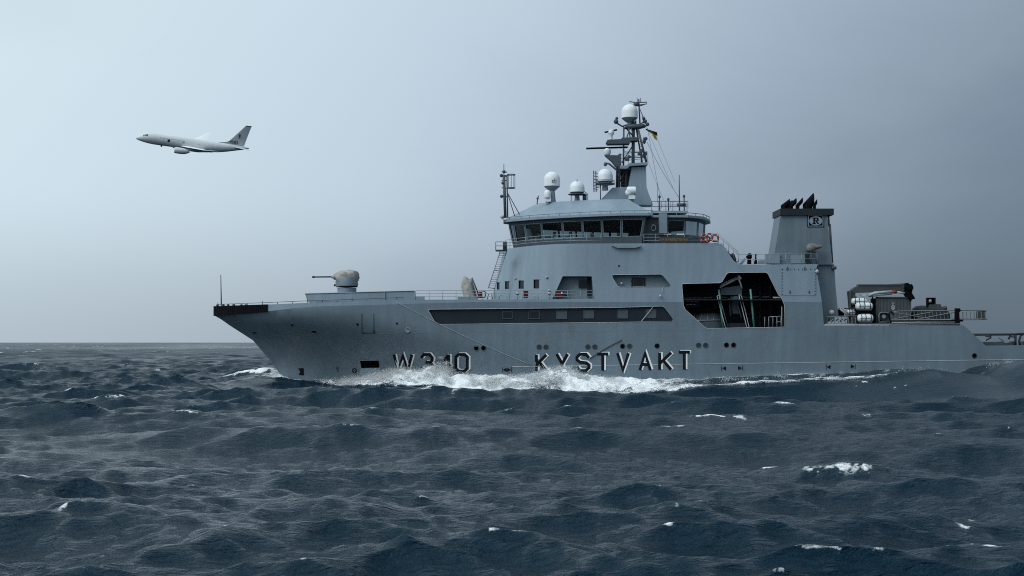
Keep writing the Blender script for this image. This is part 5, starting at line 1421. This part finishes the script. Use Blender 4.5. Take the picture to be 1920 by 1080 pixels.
def ship_cols(x):
    """interpolated wave data along the hull for world x"""
    hy = hull_y(x)
    px = x * F / np.maximum(hy, 1) + CX
    t = [np.interp(px, TAB[:, 0], TAB[:, j]) for j in range(1, 6)]
    zc = HC + (HZ - t[0]) * hy / F
    yr = hy - t[2]
    zr = HC + (HZ - t[1]) * yr / F
    return hy, px, zc, zr, t[2], t[3], t[4]
def ship_eta(x, y):
    hy, px, zc, zr, dr, fo, sp = ship_cols(x)
    d = hy - y
    ztr = np.interp(px, [380, 560, 760, 900, 1250, 1420, 1650, 1850, 2100], [-.5, -.9, -1.7, -2.5, -2.5, -1.9, -1.5, -.9, -.4])
    dtr = dr + np.interp(px, [380, 900, 1250, 1650, 2000], [6, 6, 7, 9, 12])
    u = np.clip(d / dr, 0, 1)
    e = zc + (zr - zc) * (u * 0.45 + 0.55 * u ** 1.8)
    lip = 0.18 * np.exp(-((d - dr * .93) / 0.5) ** 2)
    t2 = sstep(dr, dtr, d)
    e = np.where(d > dr, zr + (ztr - zr) * t2, e) + lip * (fo > .3)
    m = (1 - sstep(dtr + 5, dtr + 34, d)) * sstep(-34, -18, d) * sstep(400, 500, px) * (1 - sstep(2100, 2280, px))
    return e, m, d, px, dr, fo
near = (Y > 88) & (Y < 185) & (X > -60) & (X < 130)
idx = np.nonzero(near)[0]
e, m, d, px, dr, fo = ship_eta(X[idx], Y[idx])
calm = 1 - m * 0.88
FO = np.zeros_like(X)
turb = (fbm(X[idx] * .55, Y[idx] * .55, 5, 3) - .5)
fin_ = fo * sstep(-3.0, -0.5, d) * (1 - sstep(-.25, .5, d - dr + 1.0 * (fbm(X[idx] * .5, Y[idx] * .3, 3, 31) - .5)))
patch = fbm(X[idx] * .28 + 3, Y[idx] * .35, 4, 12)
# rear part: foam only as a strip along the outer edge and thin scum against the plates
strip = np.exp(-((d - dr * .86) / 1.0) ** 2) + .8 * np.exp(-(d / 0.7) ** 2) * (d > -2)
aftw = sstep(1230, 1330, px)
fin_ = fin_ * (1 - aftw) + aftw * fo * 1.25 * np.clip(strip, 0, 1) * (d < dr + .6) * (d > -2)
fin_ = fin_ * np.clip(0.1 + 1.7 * patch, 0, 1.25)
Zn = Zs[idx] * calm + e * m
lump = np.clip(fin_, 0, 1) * (1 - aftw * .7)
Zn += lump * (turb * 2.0 + .05)
Zs[idx] = Zn
DX[idx] = DX[idx] * calm + lump * (fbm(X[idx] * .9, Y[idx] * .9, 3, 50) - .5) * .8
DYs[idx] = DYs[idx] * calm + lump * (fbm(X[idx] * .9, Y[idx] * .9, 3, 60) - .5) * .8
FO[idx] = np.maximum(FO[idx], fin_)
CALM = np.zeros_like(X); CALM[idx] = np.sqrt(np.clip(m, 0, 1)) * sstep(-.5, 1.5, d - dr)

# breaking crests: (column, row, width, height of the lip, strength) put at their place on the water
BRK = [(186, 746, 46, .5, .75), (208, 763, 62, .45, .7), (350, 777, 120, .5, .62), (125, 741, 16, .4, .7), (287, 694, 44, .7, .75), (350, 664, 26, .9, .55), (465, 661, 24, .9, .55), (475, 697, 120, 2.2, 1.5), (1440, 893, 52, .5, .8), (1570, 906, 135, .55, .62), (1385, 783, 40, .35, .75), (1345, 795, 120, .35, .8), (1265, 806, 60, .3, .62), (1478, 762, 60, .2, .62), (1610, 722, 40, .3, .85), (1627, 795, 26, .25, .5), (1850, 1022, 130, .4, .72), (1840, 985, 40, .25, .55),
       (850, 765, 22, .25, .7), (805, 750, 70, .3, .45), (765, 886, 46, .2, .5), (1010, 748, 60, .15, .42), (95, 968, 22, .3, .5), (8, 860, 20, .3, .5), (1690, 725, 30, .25, .5), (440, 706, 14, .3, .7), (1840, 1010, 40, .2, .5), (660, 740, 60, .2, .35), (1085, 835, 22, .15, .3)]
ZG = Zs.reshape(NR, NU)
PYG = HZ - (ZG - HC) * F / YY
for (bx, by, bw, bh, bs) in BRK:
    col = [int(np.clip(round((((bx - CX) / F * yy_ / (yy_ + 22.0)) + 0.58) / 1.16 * (NU - 1)), 0, NU - 1)) for yy_ in ROW]
    pyc = PYG[np.arange(NR), col]
    vis = np.minimum.accumulate(pyc)
    ri = int(np.argmax(vis <= by)) if (vis <= by).any() else NR - 1
    j0, j1 = max(0, ri - 2), min(NR - 1, ri + 8)
    zz_ = ZG[np.arange(j0, j1), col[ri]]; ri = j0 + int(np.argmax(zz_)) if ROW[ri] < 100 else ri
    dist = ROW[ri]
    if bx == 475: dist = 150.0
    x0 = (bx - CX) * dist / F; wx = bw * dist / F * .5
    ly = max(0.6, min(3.0, wx * .5)) * (1 if dist < 160 else min(6, dist / 160))
    sel = np.nonzero((np.abs(X - x0) < wx * 2.2) & (np.abs(Y - dist) < ly * 5 + 3))[0]
    if len(sel) == 0: continue
    xa, ya_ = X[sel] - x0, Y[sel] - dist
    ya_ = ya_ + 0.3 * wx * (fbm(X[sel] / max(wx, .8) * 1.3, Y[sel] * 0 + bx, 3, 70) - .5) * 2 - xa * .22 * math.sin(bx)
    env = np.exp(-(xa / wx) ** 4)
    Zs[sel] += (bh * (.35 if dist < 150 or bx == 475 else .1) * (1.0 if wx > .9 else .2) * env * np.where(ya_ < 0, np.exp(-(ya_ / (ly * .8)) ** 2), np.exp(-(ya_ / (ly * 2.4)) ** 2))).astype(np.float32)
    n_ = fbm(X[sel] * 2.6 / max(.4, dist / 60), Y[sel] * 3.2 / max(.4, dist / 60), 5, int(bx))
    ff = bs * (1.45 if dist < 150 or bx == 475 else .8) * env * np.exp(-((ya_ + ly * .1) / (ly * .5)) ** 2) * sstep(.36, .58, n_) * (.6 + .5 * n_)
    FO[sel] = np.maximum(FO[sel], ff)
# a little natural whitecapping where trains pile up
cap = sstep(0.62, 0.95, JJ) * 0.5 * (fbm(X * .7, Y * .4, 3, 44) > .5)
FO = np.maximum(FO, np.where(near, 0, cap).astype(np.float32))
far = np.nonzero((Y > 150) & (Y < 4000) & ~near)[0]
sp1 = vnoise(X[far] * .16, Y[far] * .035, 77); sp2 = vnoise(X[far] * .9, Y[far] * .2, 78)
FO[far] = np.maximum(FO[far], sstep(.87, .93, sp1) * (.4 + .8 * sp2) * np.clip((Y[far] - 150) / 420, .25, 1.1))

co = np.stack([X + DX, Y + DYs, Zs], 1).astype(np.float32)
me = bpy.data.meshes.new('sea')
nv, nq = NR * NU, (NR - 1) * (NU - 1)
ii = (np.arange(NR - 1)[:, None] * NU + np.arange(NU - 1)[None, :]).ravel()
quads = np.stack([ii, ii + 1, ii + 1 + NU, ii + NU], 1).astype(np.int32)
me.vertices.add(nv); me.vertices.foreach_set('co', co.ravel())
me.loops.add(nq * 4); me.loops.foreach_set('vertex_index', quads.ravel())
me.polygons.add(nq); me.polygons.foreach_set('loop_start', np.arange(0, nq * 4, 4, dtype=np.int32))
me.polygons.foreach_set('use_smooth', np.ones(nq, dtype=bool))
me.update(calc_edges=True)
at = me.attributes.new('foam', 'FLOAT', 'POINT'); at.data.foreach_set('value', np.clip(FO, 0, 1.3).astype(np.float32))
at = me.attributes.new('lost', 'FLOAT', 'POINT'); at.data.foreach_set('value', np.clip(np.sqrt(np.maximum(LOST, 0)), 0, 1).astype(np.float32))

at = me.attributes.new('calm', 'FLOAT', 'POINT'); at.data.foreach_set('value', CALM.astype(np.float32))
m = bpy.data.materials.new('sea_water'); m.use_nodes = True
n, l = m.node_tree.nodes, m.node_tree.links
b = n['Principled BSDF']
def nn(t, **kw):
    q = n.new(t)
    for a, v in kw.items(): setattr(q, a, v)
    return q
def mt(op, a, b_, clamp=False):
    q = nn('ShaderNodeMath', operation=op, use_clamp=clamp)
    for i, v in enumerate((a, b_)):
        if isinstance(v, (int, float)): q.inputs[i].default_value = v
        else: l.new(v, q.inputs[i])
    return q.outputs[0]
def mr(v, a, b_, c, d_):
    q = nn('ShaderNodeMapRange'); l.new(v, q.inputs[0])
    for i, x in enumerate((a, b_, c, d_)): q.inputs[i + 1].default_value = x
    return q.outputs[0]
ge = nn('ShaderNodeNewGeometry')
def noise(scale, det, sx=1.0, sy=1.0, rot=0.0, dist=0.0, rough=.55):
    mp = nn('ShaderNodeMapping'); mp.inputs['Scale'].default_value = (sx, sy, 1); mp.inputs['Rotation'].default_value = (0, 0, rot)
    l.new(ge.outputs['Position'], mp.inputs[0])
    t = nn('ShaderNodeTexNoise'); t.inputs['Scale'].default_value = scale; t.inputs['Detail'].default_value = det; t.inputs['Roughness'].default_value = rough; t.inputs['Distortion'].default_value = dist
    l.new(mp.outputs[0], t.inputs['Vector']); return t.outputs[0]
fa = nn('ShaderNodeAttribute', attribute_name='foam').outputs['Fac']
lo_ = nn('ShaderNodeAttribute', attribute_name='lost').outputs['Fac']
ca_ = nn('ShaderNodeAttribute', attribute_name='calm').outputs['Fac']
fn = noise(1.5, 7, .55, 1.1, .2, 1.2, .66)
fn2 = noise(7.0, 4, 1, 1, 0, .4, .6)
fx = mt('ADD', mt('MULTIPLY', fa, 1.35), mt('ADD', mt('MULTIPLY', mt('SUBTRACT', fn, .5), 2.2), mt('MULTIPLY', mt('SUBTRACT', fn2, .5), 1.7)))
has = mr(fa, .03, .15, 0, 1)
fm_ = mt('MULTIPLY', mr(fx, .50, 1.12, 0, 1), has)
fmist = mt('MULTIPLY', mr(fx, .2, 1.0, 0, .13), has)      # thin aerated water round the foam
mxa = nn('ShaderNodeMix', data_type='RGBA'); mxa.inputs[6].default_value = (0.0008, 0.0135, 0.0255, 1); mxa.inputs[7].default_value = (0.30, 0.42, 0.45, 1)
l.new(fmist, mxa.inputs[0])
mxb = nn('ShaderNodeMix', data_type='RGBA'); mxb.inputs[7].default_value = (0.93, 0.95, 0.95, 1)
l.new(fm_, mxb.inputs[0]); l.new(mxa.outputs[2], mxb.inputs[6]); l.new(mxb.outputs[2], b.inputs['Base Color'])
b.inputs['IOR'].default_value = 1.333
b.inputs['Specular IOR Level'].default_value = 0.36
b.inputs['Specular Tint'].default_value = (0.50, 0.80, 1.0, 1)
cat = mt('ADD', mt('ADD', mt('MULTIPLY', mt('SUBTRACT', noise(.004, 4, 1, .3), .5), .6), mt('MULTIPLY', mt('SUBTRACT', noise(.012, 4, 1, .35), .5), .45)), mt('MULTIPLY', mt('SUBTRACT', noise(.06, 3, 1, .3), .5), .22))
rg = mt('ADD', mt('ADD', mt('MULTIPLY', mt('POWER', lo_, .8), .70), .07), 0.0)
rgm = nn('ShaderNodeMix', data_type='FLOAT'); l.new(fm_, rgm.inputs[0]); rg = mt('MAXIMUM', mt('MULTIPLY', mt('ADD', rg, cat), mr(ca_, 0, 1, 1, .35)), .06)
l.new(mt('MINIMUM', rg, .5), rgm.inputs[2]); rgm.inputs[3].default_value = .85
l.new(rgm.outputs[0], b.inputs['Roughness'])
h1 = noise(1.5, 6, .5, 1.3, .15, .5, .62)
h2 = noise(5.0, 6, .45, 1.3, -.2, .8, .6)
bp1 = nn('ShaderNodeBump'); l.new(mt('MULTIPLY', mr(ca_, 0, 1, 1, .22), .7), bp1.inputs['Strength']); bp1.inputs['Distance'].default_value = .22; l.new(h1, bp1.inputs['Height'])
bp2 = nn('ShaderNodeBump'); l.new(mr(ca_, 0, 1, 1, .35), bp2.inputs['Strength']); bp2.inputs['Distance'].default_value = .11; l.new(h2, bp2.inputs['Height']); l.new(bp1.outputs[0], bp2.inputs['Normal'])
bp3 = nn('ShaderNodeBump'); bp3.inputs['Distance'].default_value = .12; l.new(mt('MULTIPLY', fm_, .6), bp3.inputs['Strength']); l.new(fn2, bp3.inputs['Height']); l.new(bp2.outputs[0], bp3.inputs['Normal'])
l.new(bp3.outputs[0], b.inputs['Normal'])
me.materials.append(m)
sea = bpy.data.objects.new('sea', me); link(sea)
tag(sea, 'dark blue grey choppy open sea with scattered whitecaps', None, kind='structure')

# ------------------------------------------------------------------ spray thrown up along the hull
pr_ = np.random.default_rng(3)
NS = 190000
wts = TAB[:, 4] * .35 + TAB[:, 5] * 1.2
colx = np.linspace(590, 1900, 1400); wc = np.interp(colx, TAB[:, 0], wts) * np.where(colx > 1150, .07, 1)
# clusters
NCL = 900
ccx = pr_.choice(colx, NCL, p=wc / wc.sum()) + pr_.normal(0, 3, NCL)
hyx = (ccx - CX) * (D + 1.0) / F
hy, px_, zc, zr, drr, fo_, sp_ = ship_cols(hyx)
cd = pr_.beta(1.3, 2.0, NCL) * drr
eta, m_, *_ = ship_eta(hyx, hy - cd)
hgt = pr_.exponential(1.0, NCL) * sp_ * .42
cz = eta + np.minimum(hgt, 1.7)
sz = pr_.uniform(.08, .34, NCL)
ci = pr_.integers(0, NCL, NS)
px0 = hyx[ci] + pr_.normal(0, 1, NS) * sz[ci] * 1.5 + 0.25 * (cz[ci] - eta[ci])
py0 = (hy - cd)[ci] + pr_.normal(0, 1, NS) * sz[ci]
pz0 = cz[ci] + pr_.normal(0, 1, NS) * sz[ci] * .8
ss = pr_.lognormal(math.log(.0105), .5, NS)
tet = np.array([(1, 1, 1), (1, -1, -1), (-1, 1, -1), (-1, -1, 1)], dtype=np.float32)
rot = pr_.normal(0, 1, (NS, 3, 3))
q_, _ = np.linalg.qr(rot)
vv = np.einsum('nij,kj->nki', q_, tet) * ss[:, None, None] + np.stack([px0, py0, pz0], 1)[:, None, :]
ok = vv[:, :, 1].max(1) < hull_y(px0) + 1.5
vv = vv[ok]; NS = len(vv)
me = bpy.data.meshes.new('bow_spray')
me.vertices.add(NS * 4); me.vertices.foreach_set('co', vv.astype(np.float32).ravel())
fb = np.array([(0, 1, 2), (0, 3, 1), (0, 2, 3), (1, 3, 2)])
fi = (np.arange(NS)[:, None, None] * 4 + fb[None]).reshape(-1, 3).astype(np.int32)
me.loops.add(fi.size); me.loops.foreach_set('vertex_index', fi.ravel())
me.polygons.add(len(fi)); me.polygons.foreach_set('loop_start', np.arange(0, fi.size, 3, dtype=np.int32))
me.update(calc_edges=True)
sm = bpy.data.materials.new('spray_white'); sm.use_nodes = True
sn, sl = sm.node_tree.nodes, sm.node_tree.links
sn.clear()
sd_ = sn.new('ShaderNodeBsdfDiffuse'); st_ = sn.new('ShaderNodeBsdfTranslucent'); sx = sn.new('ShaderNodeMixShader'); so_ = sn.new('ShaderNodeOutputMaterial')
snz = sn.new('ShaderNodeTexNoise'); snz.inputs['Scale'].default_value = .8
sr = sn.new('ShaderNodeValToRGB'); sr.color_ramp.elements[0].color = (.88, .92, .93, 1); sr.color_ramp.elements[1].color = (.97, .98, .98, 1)
sl.new(snz.outputs[0], sr.inputs[0]); sl.new(sr.outputs[0], sd_.inputs[0]); sl.new(sr.outputs[0], st_.inputs[0])
sx.inputs[0].default_value = .5; sl.new(sd_.outputs[0], sx.inputs[1]); sl.new(st_.outputs[0], sx.inputs[2]); sl.new(sx.outputs[0], so_.inputs[0])
me.materials.append(sm)
so = bpy.data.objects.new('bow_spray', me); link(so)
tag(so, 'white spray thrown up along the ship\'s side by the bow wave', None, kind='stuff')
